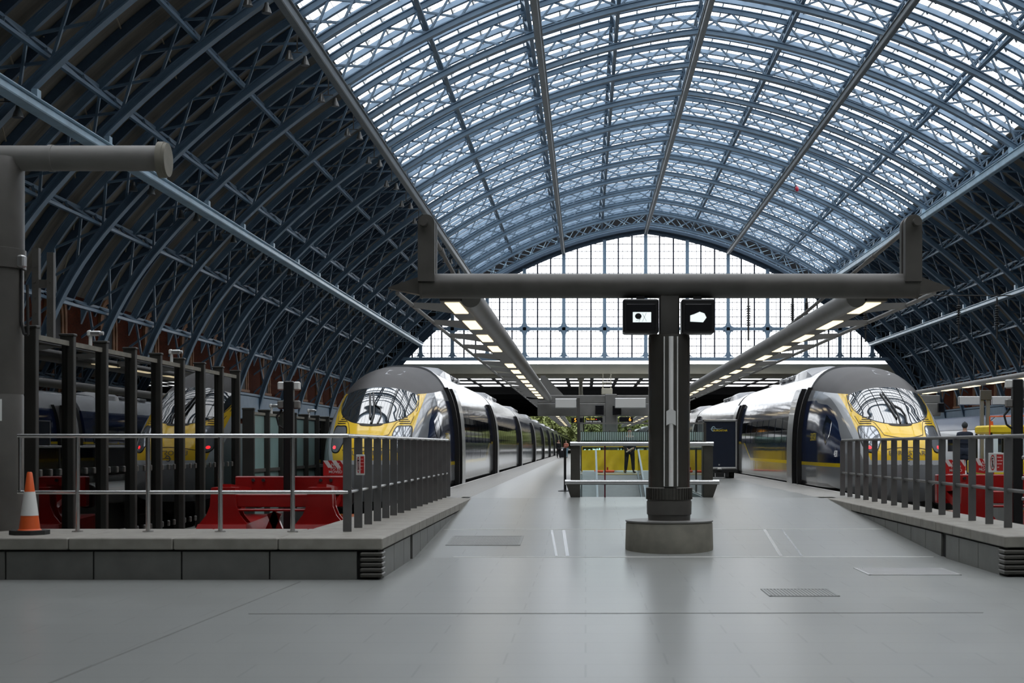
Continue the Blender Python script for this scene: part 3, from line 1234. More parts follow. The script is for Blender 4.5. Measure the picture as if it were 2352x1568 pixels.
M_livery = livery_mat()
M_wind = mat('windscreen_glass', (0.03, 0.035, 0.04), 0.02, ior=3.0)
M_headlamp = mat('headlamp_glass', (0.35, 0.37, 0.4), 0.05, 0.5, ior=2.0)
M_vent = mat('vent_black', (0.012, 0.008, 0.006), 0.6)
M_seam = mat('panel_seam', (0.10, 0.06, 0.01), 0.6)
M_winband = mat('coach_window_glass', (0.006, 0.008, 0.012), 0.05, ior=1.9)
M_roofpod = mat('roof_pod_grey', (0.22, 0.225, 0.24), 0.3, var=0.08, coat=0.3)
R_UP = [0.0] + [.94 * i / 24 for i in range(1, 25)]
X_TOP = [.86, .72, .56, .38, .19, 0.0]
R_DN = [.9 * i / 12 for i in range(1, 13)]
X_BOT = [.7, .35, 0.0]


def quarter(w, h, n, rs, xs):
    out = [(w * (1 - r**n) ** (1 / n), h * r) for r in rs]
    xe = out[-1][0]
    return out + [(xe * k, h * (1 - min(1, xe * k / w) ** n) ** (1 / n)) for k in xs]


def ring(u):
    w, zt, zb, n, m = f_w(u), f_zt(u), f_zb(u), f_n(u), f_m(u)
    up = [(x, Z0 + d) for x, d in quarter(w, zt - Z0, n, R_UP, X_TOP)]
    dn = [(x, Z0 - d) for x, d in quarter(w, Z0 - zb, m, R_DN, X_BOT)]
    dn = [(x * (1 - 0.03 * min(1, (0.2 - z) / 0.9)) if z < 0.2 else x, z) for x, z in dn]
    right = dn[::-1] + up
    return right + [(-x, z) for x, z in right[-2:0:-1]]


NR = len(ring(5.0))


def z_low(z):
    return z < 0.2


def loft(us, P, name, parent, car, uoff=0.0):
    mb = MB()
    vs, vals = [], []
    for u in us:
        for (x, z) in ring(u if not car else 12):
            vs.append(P(x, u, z))
            vals.append(zones(u + uoff, x, z, car))
    fs = []
    for k in range(len(us) - 1):
        for i in range(NR):
            j = (i + 1) % NR
            fs.append((k * NR + i, k * NR + j, (k + 1) * NR + j, (k + 1) * NR + i))
    fs.append(tuple(range(NR)))
    fs.append(tuple(range((len(us) - 1) * NR, len(us) * NR)))
    mb.add(vs, fs)
    o = mb.build(name, M_livery, parent, smooth=50)
    for k, nm in enumerate(('roof', 'yel', 'sil', 'blue', 'line', 'skirt')):
        at = o.data.attributes.new(nm, 'FLOAT', 'POINT')
        at.data.foreach_set('value', [v[k] for v in vals])
    return o


def make_train(xc, side, label, yn=35.2, ncars=14):
    """side: +1 when the platform side that we look along is the train's right (x larger) side"""
    T = thing('high_speed_train', label, 'train', (xc, yn, -0.95), 'trains at the two platform edges')

    def P(x, u, z):
        return (xc + x, yn + u, z)

    def N(x, z, lift=0.006):
        """a point of the nose in front view"""
        return P(x, nose_u(x, z) - lift, z)

    def SD(sd, lift=0.006):
        return lambda u, z: P(sd * (hw_at(u, z) + lift), u, z)

    us = list(np.concatenate([[0, .008, .02, .04, .07], np.arange(.1, 1, .04), np.arange(1, 3, .06), np.arange(3, 7.3, .12)]))
    nose = loft(us, P, 'nose_car', T, False)

    # rest of the leading coach and the coaches behind it
    ends = [7.3, 27.6]
    for k in range(ncars):
        ends.append(ends[-1] + 23.2)
    for k in range(len(ends) - 1):
        a, b = ends[k] + (0.0 if k == 0 else 0.35), ends[k + 1] - 0.35
        uu = [a, a + 0.02] + list(np.linspace(a + .5, b - .5, 9 if k else 14)) + [b]
        if k == 0:
            uu = sorted(set([7.3, 8.5, 12, 16, 20.3, 20.6, 21, 21.5, 22, 22.6, 23, b]))
            coach = loft(uu, P, 'coach', T, True)
        else:
            coach = loft(uu, P, 'coach', T, True)
        # corridor bellows at the coach end
        m = MB()
        pts = [(x * .93, z * .97) for x, z in ring(12)]
        m.prism([(xc + x, z) for x, z in pts], 'y', yn + b - 0.02, yn + b + 0.74)
        m.build('gangway', M_rubber, coach, smooth=0)
        # window strip, doorway and open door leaf on both sides
        for sd in (1, -1):
            fn = SD(sd, 0.008)
            g_ = MB()
            w0 = a + (2.6 if k == 0 else 1.0)
            u = w0
            while u + 1.7 < b - 2.8:
                us_, zs_ = [u, u + 1.55], [1.22, 1.4, 1.6, 1.8, 2.0]
                vs = [fn(x, z) for z in zs_ for x in us_]
                g_.add(vs, [(2 * i, 2 * i + 1, 2 * i + 3, 2 * i + 2) for i in range(4)])
                u += 1.75
            g_.build('window_strip', M_winband, coach, smooth=0)
            for (da, db) in (([(7.25, 8.25)] if k == 0 else []) + [(b - 2.6, b - 1.6)]):
                d = MB()
                zs_ = np.linspace(0.02, 2.75, 14)
                vs = [SD(sd, 0.012)(x, z) for z in zs_ for x in (da, db)]
                d.add(vs, [(2 * i, 2 * i + 1, 2 * i + 3, 2 * i + 2) for i in range(13)])
                d.build('doorway', M_black, coach, smooth=0)
                d = MB()
                fo, fi = SD(sd, 0.13), SD(sd, 0.07)
                zs_ = np.linspace(-0.05, 2.78, 16)
                x0, x1 = db + 0.05, db + 1.15
                vs = [f(x, z) for z in zs_ for (f, x) in ((fo, x0), (fo, x1), (fi, x1), (fi, x0))]
                fs = []
                for i in range(15):
                    for j in range(4):
                        q = (j + 1) % 4
                        fs.append((4 * i + j, 4 * i + q, 4 * i + 4 + q, 4 * i + 4 + j))
                fs += [(0, 1, 2, 3), (60, 61, 62, 63)]
                d.add(vs, fs)
                leaf = d.build('door', MATS['door_leaf_grey'] if 'door_leaf_grey' in MATS else mat('door_leaf_grey', (0.42, 0.43, 0.44), 0.25, coat=0.2), coach, smooth=40)
                d = MB()
                for (xa, xb_) in ((db - 0.02, db + 0.05), (da - 0.05, da + 0.02)):
                    vs = [f(x, z) for z in zs_ for (f, x) in ((fo, xa), (fo, xb_), (SD(sd, 0.0), xb_), (SD(sd, 0.0), xa))]
                    d.add(vs, fs)
                d.build('door_seal', M_black, coach, smooth=30)
        # skirt and running gear
        m = MB()
        m.box(xc - 1.25, xc + 1.25, yn + a + .3, yn + b - .3, -1.0, -0.65)
        for wy in (a + 2.4, a + 4.9, b - 4.9, b - 2.4):
            for wx in (-.75, .75):
                m.cyl((xc + wx - .07, yn + wy, -0.62), (xc + wx + .07, yn + wy, -0.62), .46, 20)
        m.build('running_gear', M_rubber, coach, smooth=30)
        # roof equipment
        m = MB()
        ra, rb_ = (9.5, 13.0) if k == 0 else (a + 3, a + 6.5)
        n = 10
        prof = [(-.9, 3.0), (-.8, 3.42), (-.6, 3.54), (0, 3.60), (.6, 3.54), (.8, 3.42), (.9, 3.0)]
        vs = []
        for i, (uu_, sc) in enumerate(((ra, .0), (ra + .5, .45), (ra + 1.1, .9), (ra + 1.6, 1), (rb_, 1), (rb_ + .1, .2))):
            vs += [P(x, uu_, 3.2 + (z - 3.2) * sc if z > 3.2 else z) for x, z in prof]
        L = len(prof)
        fs = [(i * L + j, i * L + j + 1, i * L + L + j + 1, i * L + L + j) for i in range(5) for j in range(L - 1)]
        m.add(vs, fs)
        m.build('roof_fairing', M_roofpod, coach, smooth=40)
        for q in range(3 if k < 5 else 0):
            m = MB()
            m.bbox(xc - .75, xc + .75, yn + rb_ + .6 + q * 1.5, yn + rb_ + 1.7 + q * 1.5, 3.3, 3.47, .05)
            m.build('roof_pod', M_roofpod, coach, smooth=40)
            for sx in (-1, 1):
                m = MB()
                y_ = yn + rb_ + .7 + q * 1.5
                m.box(xc + sx * .50 - .22, xc + sx * .50 + .22, y_, y_ + .8, 3.465, 3.478)
                m.build('roof_grille', M_vent, coach, smooth=0)

    # windscreen: superelliptic outline laid on the nose
    def patch(outline, lift, rings=10):
        cx_ = sum(p[0] for p in outline) / len(outline)
        cz_ = sum(p[1] for p in outline) / len(outline)
        n_ = len(outline)
        mb = MB()
        vs = [N(cx_, cz_, lift)]
        for r in range(1, rings + 1):
            for (x, z) in outline:
                vs.append(N(cx_ + (x - cx_) * r / rings, cz_ + (z - cz_) * r / rings, lift))
        fs = [(0, 1 + i, 1 + (i + 1) % n_) for i in range(n_)]
        for r in range(rings - 1):
            for i in range(n_):
                j = (i + 1) % n_
                fs.append((1 + r * n_ + i, 1 + r * n_ + j, 1 + (r + 1) * n_ + j, 1 + (r + 1) * n_ + i))
        mb.add(vs, fs)
        return mb

    def smooth_poly(pts, sub=6):
        out = []
        n_ = len(pts)
        for i in range(n_):
            p0, p1, p2, p3 = (np.array(pts[(i + k_) % n_]) for k_ in (-1, 0, 1, 2))
            for t in np.arange(0, 1, 1 / sub):
                out.append(tuple(.5 * ((2 * p1) + (-p0 + p2) * t + (2 * p0 - 5 * p1 + 4 * p2 - p3) * t**2 + (-p0 + 3 * p1 - 3 * p2 + p3) * t**3)))
        return out
    half = [(0, 2.60), (.28, 2.585), (.52, 2.545), (.74, 2.48), (.87, 2.42), (.93, 2.27), (.93, 2.12), (.87, 1.96), (.74, 1.82), (.52, 1.71), (.27, 1.655), (0, 1.64)]
    outl = half + [(-x, z) for x, z in half[-2:0:-1]]
    outl = smooth_poly(outl, 4)
    big = [(x * 1.035, 2.12 + (z - 2.12) * 1.04) for x, z in outl]
    patch(big, .004).build('windscreen_seal', M_black, nose, smooth=60)
    patch(outl, .012).build('windscreen', M_wind, nose, smooth=60)
    # wiper
    wf = lambda x, z: N(x, z, .05)
    wm = MB()
    wp = [(.0, 1.66), (.02, 1.85), (-.02, 2.05), (-.08, 2.25), (-.15, 2.45)]
    for a, b in zip(wp[:-1], wp[1:]):
        wm.cyl(wf(*a), wf(*b), .022, 6)
    wp = [(.16, 1.66), (.2, 1.85), (.14, 2.03), (.0, 2.12), (-.03, 2.2)]
    for a, b in zip(wp[:-1], wp[1:]):
        wm.cyl(wf(*a), wf(*b), .016, 6)
    wp = [(-.05, 1.78), (-.13, 2.1), (-.22, 2.42)]
    for a, b in zip(wp[:-1], wp[1:]):
        wm.cyl(wf(*a), wf(*b), .026, 6)
    wm.build('wiper', M_black, nose, smooth=40)
    # black notch under the windscreen
    patch(smooth_poly([(-.27, 1.655), (0, 1.64), (.27, 1.655), (.24, 1.60), (0, 1.585), (-.24, 1.60)], 3), .014, 4).build('wiper_recess', M_vent, nose, smooth=60)
    for sx in (1, -1):
        hl = [(sx * x, z) for x, z in [(.62, 1.55), (.78, 1.575), (.92, 1.56), (.95, 1.35), (.93, 1.12), (.86, .98), (.72, .97), (.65, 1.08), (.57, 1.30)]]
        o1 = smooth_poly(hl, 4)
        cx_, cz_ = sx * .76, 1.28
        o2 = [(cx_ + (x - cx_) * 1.13, cz_ + (z - cz_) * 1.1) for x, z in o1]
        patch(o2, .006, 6).build('headlight_bezel', M_black, nose, smooth=60)
        h_ = patch(o1, .014, 6).build('headlight', M_headlamp, nose, smooth=60)
        tl = [(cx_ + sx * .07 + .042 * math.cos(t), 1.07 + .04 * math.sin(t)) for t in np.linspace(0, 2 * PI, 14, endpoint=False)]
        patch(tl, .024, 3).build('tail_lamp', M_taillamp, h_, smooth=60)
        vm = MB()
        for q in range(4):
            zz = 1.66 + q * .052
            vm_ = ribbon([(sx * (.60 + .02 * (3 - q) + i * .03), zz) for i in range(8 + (3 - q) // 2)], .020, lambda x, z: N(x, z, .012))
            vm.add(vm_.v, vm_.f)
        vm.build('vent_slot', M_vent, nose, smooth=0)
        sm = MB()
        for path in ([(sx * x, z) for x, z in [(.93, 2.42), (.97, 2.2), (.98, 2.0), (.93, 1.8), (.9, 1.66)]],
                     [(sx * x, z) for x, z in [(.74, 1.82), (.58, 1.66), (.52, 1.52), (.47, 1.37)]]):
            r_ = ribbon(path, .014, lambda x, z: N(x, z, .008))
            sm.add(r_.v, r_.f)
        sm.build('panel_seam', M_seam, nose, smooth=0)
    sm = MB()
    for path in ([(-.47 + .94 * i / 12, 1.37 - .075 * math.sin(PI * i / 12)) for i in range(13)], [(-.6 + 1.2 * i / 12, 1.0 + .07 * math.sin(PI * i / 12)) for i in range(13)]):
        r_ = ribbon(path, .018, lambda x, z: N(x, z, .008))
        sm.add(r_.v, r_.f)
    sm.build('bonnet_seam', M_seam, nose, smooth=0)
    # writing on the nose
    text_obj('EUROSTAR', .155, lambda a, b: N(a, .93 + b, .012), M_gtext, nose, 'nose_lettering', 0.0, squeeze=1.15)
    e_logo(nose, lambda a, b: N(a + .02, .80 + b, .012), .13, M_gtext, 'nose_emblem')
    # side number and name
    for sd in (1, -1):
        # text reads left to right on its own side
        rev = sd
        if xc > 0:
            text_obj('4030', .24, lambda a, b: SD(sd, .012)(2.1 + rev * a, .9 + b), M_wtext, nose, 'fleet_number', 0.0, squeeze=.62)
        text_obj('EUROSTAR', .30, lambda a, b: SD(sd, .012)(5.1 + rev * a, 1.34 + b), M_ytext, nose, 'side_lettering', 0.0, squeeze=.62)
        cab = MB()
        fn = SD(sd, .010)
        vs = [fn(u, z) for (u, z) in ((2.85, 1.42), (3.25, 1.12), (3.8, 1.5), (3.7, 1.92), (2.95, 1.74))]
        cab.add(vs, [(0, 1, 2, 3, 4)])
        cab.build('cab_side_window', M_winband, nose, smooth=0)
        sp = ribbon([(6.9, 2.55), (6.9, 1.6), (6.9, .7), (6.9, -.5)], .02, SD(sd, .006))
        sp.build('side_seam', M_vent, nose, smooth=0)
    # escape hatch in the roof
    hm = MB()
    vs = []
    for (x, u) in ((-.05, 3.7), (.35, 3.7), (.42, 4.35), (-.02, 4.35)):
        h = f_zt(u) - Z0
        z = Z0 + h * (1 - (abs(x) / f_w(u)) ** f_n(u)) ** (1 / f_n(u)) + .008
        vs.append(P(x, u, z))
    hm.add(vs, [(0, 1, 2, 3)])
    hm.build('roof_hatch', M_roofpod, nose, smooth=0)
    # undercarriage of the nose car
    m = MB()
    m.box(xc - 1.2, xc + 1.2, yn + 1.6, yn + 7.3, -1.0, -0.6)
    for wy in (4.4, 6.9):
        for wx in (-.75, .75):
            m.cyl((xc + wx - .07, yn + wy, -.62), (xc + wx + .07, yn + wy, -.62), .46, 20)
    m.build('running_gear', M_rubber, nose, smooth=30)
    # shore supply cable from the nose to the buffer
    m = MB()
    pts = [(-1.0, 1.0, .3), (-1.25, .2, -.1), (-1.2, -.8, -.5), (-1.0, -2.0, -.8)] if xc < 0 else [(.9, .5, .55), (1.25, .0, .15), (1.3, -.6, -.35), (1.1, -2.0, -.8)]
    m.tube([P(*p) for p in pts], .022, 8)
    m.build('supply_cable', M_rubber, nose)
    return T


def e_logo(parent, fn, s_, material, name='emblem'):
    """looped letter e with a wave trailing to its right"""
    path = []
    for i in range(27):
        t = i / 26
        a = PI * 0.05 + t * PI * 1.72
        r = .5 * s_
        path.append((r * math.cos(a) * .8 + .12 * r * math.sin(a), r * math.sin(a)))
    mb = ribbon([(-.42 * s_, 0.02 * s_), (0, .03 * s_), (.40 * s_, .12 * s_)], .13 * s_, fn)
    ws = [s_ * (.10 + .12 * math.sin(PI * i / 26)) for i in range(27)]
    r2 = ribbon(path, ws, fn)
    mb.add(r2.v, r2.f)
    sw = [(.36 * s_ + i * s_ * .15, .12 * s_ - .10 * s_ * math.sin(i / 12 * PI * 1.5) - .01 * s_ * i + (.02 * s_ * max(0, i - 8))) for i in range(13)]
    r3 = ribbon(sw, [s_ * .13 * (1 - i / 13) + .01 * s_ for i in range(13)], fn)
    mb.add(r3.v, r3.f)
    r4 = ribbon([(-.8 * s_, -.06 * s_), (-.6 * s_, -.03 * s_), (-.36 * s_, 0)], [.02 * s_, .05 * s_, .09 * s_], fn)
    mb.add(r4.v, r4.f)
    return mb.build(name, material, parent, smooth=0, recalc=False)


XT_L, XT_R = -5.22, 7.66
make_train(XT_L, 1, 'yellow nosed high speed train at the left platform edge, behind the red buffer and fence')
make_train(XT_R, -1, 'yellow nosed high speed train at the right platform edge, marked 4030')

# rails under the trains
for (xc, nm) in ((XT_L, 'left'), (XT_R, 'right')):
    for sx in (-.75, .75):
        m = MB()
        m.box(xc + sx - .035, xc + sx + .035, 24.0, 420, -1.14, -1.08)
        m.box(xc + sx - .012, xc + sx + .012, 24.0, 420, -1.24, -1.14)
        m.box(xc + sx - .07, xc + sx + .07, 24.0, 420, -1.3, -1.24)
        o = m.build('rail', M_steel, None, smooth=0)
        tag(o, 'steel running rail under the %s train, on its %s' % (nm, 'left' if sx < 0 else 'right'), 'rail')


# ------------------------------------------------------------------ steel column with T beam in the middle of the platform
CX, CY = 1.256, 22.25
t = thing('platform_column', 'tall dark steel column on a round concrete base in the middle of the platform', 'column', (CX, CY, -.45))
m = MB()
m.lathe([(.655, -.62), (.66, -.40), (.65, -.06), (.635, -.035)], CX, CY, 64)
m.build('concrete_base', M_conc, t)
m = MB()
m.lathe([(.655, -.036), (.66, -.015), (.60, -.012)], CX, CY, 64)
m.build('base_capping', M_grey2, t)
m = MB()
m.lathe([(.315, -.02), (.32, .06), (.325, .07), (.335, .075), (.338, .27), (.325, .28), (.325, .30)], CX, CY, 48)
m.build('foot_casing', M_grey, t)
m = MB()
m.lathe([(.325, .29), (.335, .30), (.335, .47), (.325, .48)], CX, CY, 48)
for i in range(44):
    a = 2 * PI * i / 44
    r = .338
    m.bar((CX + r * math.cos(a), CY + r * math.sin(a), .30), (CX + r * math.cos(a), CY + r * math.sin(a), .47), .022, .022, (math.cos(a), math.sin(a), 0))
m.build('ribbed_collar', M_bronze, t)
# polished cladding shells with a rolled front spine
m = MB()
m.lathe([(.312, .48), (.312, 2.72), (.305, 2.76)], CX, CY, 72)
m.build('cladding', M_dsteel, t)
m = MB()
m.prism([(CX - .085, CY - .315), (CX + .10, CY - .315), (CX + .095, CY - .335), (CX - .08, CY - .335)], 'z', .49, 2.72)
m.build('front_strip', M_bronze, t, smooth=20)
m = MB()
m.cyl((CX + .01, CY - .330, .5), (CX + .01, CY - .330, 2.72), .036, 14)
for dx in (-.09, .105):
    m.cyl((CX + dx, CY - .322, .5), (CX + dx, CY - .322, 2.72), .010, 8)
m.build('bright_spine', M_sheen, t)
m = MB()
zc = 1.53
m.prism([(CX - .062, zc - .13), (CX + .008, zc - .09), (CX + .078, zc - .13), (CX + .078, zc + .08), (CX + .008, zc + .12), (CX - .062, zc + .08)], 'y', CY - .372, CY - .350)
m.build('chevron_plate', M_white, t, smooth=0)
m = MB()
m.bbox(CX - .15, CX + .15, CY - .12, CY + .12, 2.74, 3.36, .02)
m.build('neck', M_grey, t, smooth=20)
m = MB()
m.cyl((CX - 3.74, CY, 3.50), (CX + 3.71, CY, 3.50), .185, 40)
for k in (-1, 1):
    m.cyl((CX + k * 3.70, CY, 3.50), (CX + k * 3.735, CY, 3.50), .192, 40)
beam_ = m.build('cross_beam', M_grey, t)
for k in (-1, 1):
    m = MB()
    x0, x1 = CX + k * 3.735, CX + k * 4.22
    m.hexa([(x0, CY - .14, 3.36), (x1, CY - .02, 3.46), (x1, CY + .12, 3.46), (x0, CY + .14, 3.36), (x0, CY - .14, 3.63), (x1, CY - .02, 3.48), (x1, CY + .12, 3.48), (x0, CY + .14, 3.63)])
    m.build('beam_tip', M_grey, beam_, smooth=0)
    m = MB()
    bx = CX + k * 3.63
    pts = [(bx - .125, 3.55), (bx + .125, 3.55)] + [(bx + .125 * math.cos(a), 4.42 + .125 * math.sin(a)) for a in np.linspace(0, PI, 14)]
    m.prism(pts, 'y', CY - .22, CY - .06)
    m.prism([(x, z) for x, z in pts], 'y', CY + .06, CY + .20)
    m.cyl((bx + k * .03, CY - .36, 4.42), (bx + k * .03, CY + .22, 4.42), .062, 20)
    m.build('bracket_plate', M_grey, t, smooth=30)
    m = MB()
    pe_ = Vector((-2.05, 31.0, 3.40) if k < 0 else (4.2, 36.0, 3.40))
    ps_ = Vector((bx, CY, 4.40))
    m.cyl(ps_, pe_, .034, 10)
    m.cyl(ps_.lerp(pe_, .16), ps_.lerp(pe_, .20), .045, 10)
    m.cyl(ps_.lerp(pe_, .62), ps_.lerp(pe_, .65), .045, 10)
    m.build('tie_rod', M_grey2, t)

# screens on both sides of the neck
for k, lb in ((-1, 'left'), (1, 'right')):
    x0, x1 = (CX - .70, CX - .17) if k < 0 else (CX + .17, CX + .66)
    t2 = thing('monitor', 'black square monitor under the beam, %s of the steel column' % lb, 'monitor', ((x0 + x1) / 2, CY, 2.76), 'monitors on the steel column')
    m = MB()
    m.bbox(x0, x1, CY - .30, CY + .10, 2.77, 3.28, .02)
    m.build('casing', M_black, t2, smooth=0)
    m = MB()
    m.bbox(x0 + .05, x1 - .05, CY - .312, CY - .299, 2.82, 3.2, .004)
    m.build('screen', M_scr, t2, smooth=0)
    m = MB()
    cx_ = (x0 + x1) / 2 + (.02 if k < 0 else 0)
    if k < 0:
        m.box(cx_ - .14, cx_ + .13, CY - .316, CY - .313, 2.93, 3.08)
    else:
        m.prism([(cx_ - .12, 2.94), (cx_ + .07, 2.93), (cx_ + .12, 3.0), (cx_ + .09, 3.06), (cx_ + .02, 3.085), (cx_ - .06, 3.05), (cx_ - .12, 3.03)], 'y', CY - .316, CY - .313)
    pic = m.build('bright_picture', mat('screen_picture', (.6, .65, .65), .5, emit=(.85, .95, .95), estr=.9) if 'screen_picture' not in MATS else MATS['screen_picture'], t2, smooth=0)
    m = MB()
    if k < 0:
        m.ball((cx_ - .06, CY - .316, 3.02), .05, 8, 1, .05, .9)
        for (a, b, c, d) in ((-.1, 2.95, -.02, 2.98), (.0, 2.94, .06, 3.07), (.06, 2.95, .0, 3.06), (-.05, 2.93, -.03, 3.0)):
            m.bar((cx_ + a, CY - .318, b), (cx_ + c, CY - .318, d), .006, .004)
        m.build('picture_shape', M_black, pic, smooth=0)
    m = MB()
    m.box((x0 + x1) / 2 - .06, (x0 + x1) / 2 + .06, CY - .12, CY - .02, 3.27, 3.34)
    m.build('mounting_arm', M_black, t2, smooth=0)


# ------------------------------------------------------------------ canopies with lamps
def canopy(xl, xe, y0, y1, label, lamps, step=3.32, group=None, rt=.16):
    """xl: x of the lamp strip, xe: x of the outer edge"""
    k = 1 if xe > xl else -1
    t = thing('platform_canopy', label, 'canopy', (xl, y0, 3.3), group)
    m = MB()
    m.cyl((xl - k * .30, y0, 3.36), (xl - k * .30, y1, 3.36), rt, 20)
    m.build('spine_tube', M_grey2, t)
    m = MB()
    m.box(xl - .17, xl + .17, y0, y1, 3.30, 3.36)
    m.build('lamp_tray', M_grey, t, smooth=0)
    m = MB()
    m.cyl((xe, y0, 3.42), (xe, y1, 3.42), .035, 10)
    m.build('edge_tube', M_grey2, t)
    n = int((y1 - y0) / step)
    for i in range(n + 1):
        y = y0 + 1.9 + i * step
        if y > y1 - .5:
            break
        m = MB()
        m.prism([(xl + k * .12, 3.28), (xl + k * .12, 3.44), (xe, 3.46), (xe, 3.38)], 'y', y - .03, y + .03)
        m.build('canopy_rib', M_grey2, t, smooth=0)
    for y in lamps:
        m = MB()
        m.bbox(xl - .115, xl + .115, y - .88, y + .88, 3.282, 3.302, .006)
        o = m.build('lamp', M_lamp, t, smooth=0)
    return t


LY = [23.6, 26.9, 30.2, 33.5] + [40.4 + 3.3 * i for i in range(9)]
canopy(-2.05, -2.86, 22.5, 70.6, 'long lamp canopy along the left side of the platform, from column to grey gantry', LY)
LYR = [23.6, 26.9, 30.2, 33.5, 36.8] + [40.4 + 3.3 * i for i in range(9)]
canopy(4.42, 5.30, 22.5, 70.6, 'long lamp canopy along the right side of the platform, from column to grey gantry', LYR)
canopy(-2.05, -2.86, 71.9, 165, 'far lamp canopy beyond the gantry on the left side of the platform', [76 + 6.6 * i for i in range(13)])
canopy(4.42, 5.30, 71.9, 165, 'far lamp canopy beyond the gantry on the right side of the platform', [76 + 6.6 * i for i in range(13)])
canopy(14.2, 15.0, 34, 70.6, 'lamp canopy over the neighbouring platform at the right', [38 + 3.3 * i for i in range(10)], rt=.09)


def gantry(x0, x1, xposts, y, label):
    t = thing('gantry', label, 'gantry', ((x0 + x1) / 2, y, 0))
    m = MB()
    m.bbox(x0, x1, y - .35, y + .35, 2.55, 3.16, .03)
    m.bbox(x0, x1, y - .25, y + .25, 3.16, 3.55, .03)
    m.build('box_beam', M_grey2, t, smooth=0)
    for xp in xposts:
        m = MB()
        m.bbox(xp - .28, xp + .28, y - .38, y + .38, 0, 3.6, .03)
        m.build('post', M_grey2, t, smooth=0)
    for x in ((x0 + .1, x1 - .1) if x0 < 0 else ()):
        m = MB()
        k = 1 if x < (x0 + x1) / 2 else -1
        m.prism([(x, 3.5), (x + k * 1.2, 3.5), (x + k * .25, 4.5), (x + k * .05, 4.5)], 'y', y - .08, y + .08)
        m.build('bracket_plate', M_grey2, t, smooth=0)
    return t


gantry(-2.3, 4.7, (1.22,), 71.2, 'grey box beam gantry across the middle platform, carrying white signs')
gantry(9.9, 17.0, (14.2,), 71.2, 'grey box beam gantry across the neighbouring platform at the right')


def px3(px, py, y):
    return (px - VX) / F * y, CZ - (py - VY) / F * y


def blank_sign(pa, pb, y, label, hang=3.5):
    (x0, z1), (x1, z0) = px3(*pa, y), px3(*pb, y)
    t = thing('blank_sign', label, 'sign', ((x0 + x1) / 2, y, z0), 'blank white signs on the gantries')
    m = MB()
    m.bbox(x0, x1, y - .12, y + .08, z0, z1, .02)
    m.build('sign_box', M_alu, t, smooth=0)
    m = MB()
    m.bbox(x0 + .03, x1 - .03, y - .135, y - .118, z0 + .03, z1 - .03, .004)
    m.build('sign_face', M_panel, t, smooth=0)
    m = MB()
    m.box(x0 + .1, x0 + .2, y + .05, 70.80, z1 - .3, z1 - .2)
    m.box(x1 - .2, x1 - .1, y + .05, 70.80, z1 - .3, z1 - .2)
    m.build('bracket', M_grey, t, smooth=0)


blank_sign((1275, 915), (1325, 937), 70.3, 'blank white sign on the middle gantry, the narrower one at its left')
blank_sign((1412, 914), (1484, 937), 70.2, 'blank white sign on the middle gantry, the wider one beside the column')
blank_sign((2201, 910), (2251, 930), 70.5, 'blank white sign on the right gantry, left of the twin grey posts')
blank_sign((2277, 910), (2330, 930), 70.5, 'blank white sign on the right gantry, beside the black pole')


def display(pa, pb, y, label, lines, letter=None):
    (x0, z1), (x1, z0) = px3(*pa, y), px3(*pb, y)
    t = thing('departure_display', label, 'display', ((x0 + x1) / 2, y, z0))
    m = MB()
    m.bbox(x0, x1, y - .1, y + .1, z0, z1, .02)
    m.build('casing', M_black, t, smooth=0)
    m = MB()
    m.box(x0 + .04, x1 - .04, y - .106, y - .098, z0 + .04, z1 - .04)
    sc_ = m.build('screen', M_scr, t, smooth=0)
    for (txt, u, v, size, mm) in lines:
        text_obj(txt, size, lambda a, b, u=u, v=v: (x0 + (x1 - x0) * u + a, y - .11, z0 + (z1 - z0) * v + b), mm, sc_)
    m = MB()
    zt = 3.3 if y > 72 else 2.62
    for xx in (x0 + .1, x1 - .1):
        if y > 72:
            m.cyl((xx, y, z1 - .02), (xx, y, 3.42), .02, 8)
        else:
            m.box(xx - .03, xx + .03, y, 70.80, z1 - .3, z1 - .2)
    m.build('hanger', M_grey, t, smooth=0)


display((1367, 930), (1387, 953), 70.6, 'small dark display left of the gantry post', [('--:--', .5, .6, .16, M_panel), ('---', .5, .3, .14, M_panel)][:0])
display((1407, 931), (1427, 953), 70.6, 'small dark display right of the gantry post, below a white sign', [])
display((2154, 925), (2168, 947), 70.5, 'small dark display on the right gantry, beside the train roof', [])
display((1312, 959), (1339, 971), 84, 'platform number sign showing 5, hung left of the No Exit sign', [('5', .35, .5, .30, M_amber)])
display((1344, 958), (1385, 971), 84.5, 'hanging sign reading No Exit and Sortie interdite', [('No Exit', .30, .68, .155, M_amber2), ('Sortie interdit', .46, .26, .155, M_wtext), ('-', .62, .68, .2, M_taillamp)])
display((1422, 957), (1454, 969), 84, 'platform number sign showing 6, hung right of the No Exit sign', [('6', .78, .5, .30, M_amber)])
m = MB()
m.box(-2.4, 4.8, 83.9, 84.6, 3.42, 3.50)
tag(m.build('sign_beam', M_grey2, None, smooth=0), 'flat grey beam above the hanging platform number signs', 'beam')
for x_ in (-2.35, 4.72):
    pass


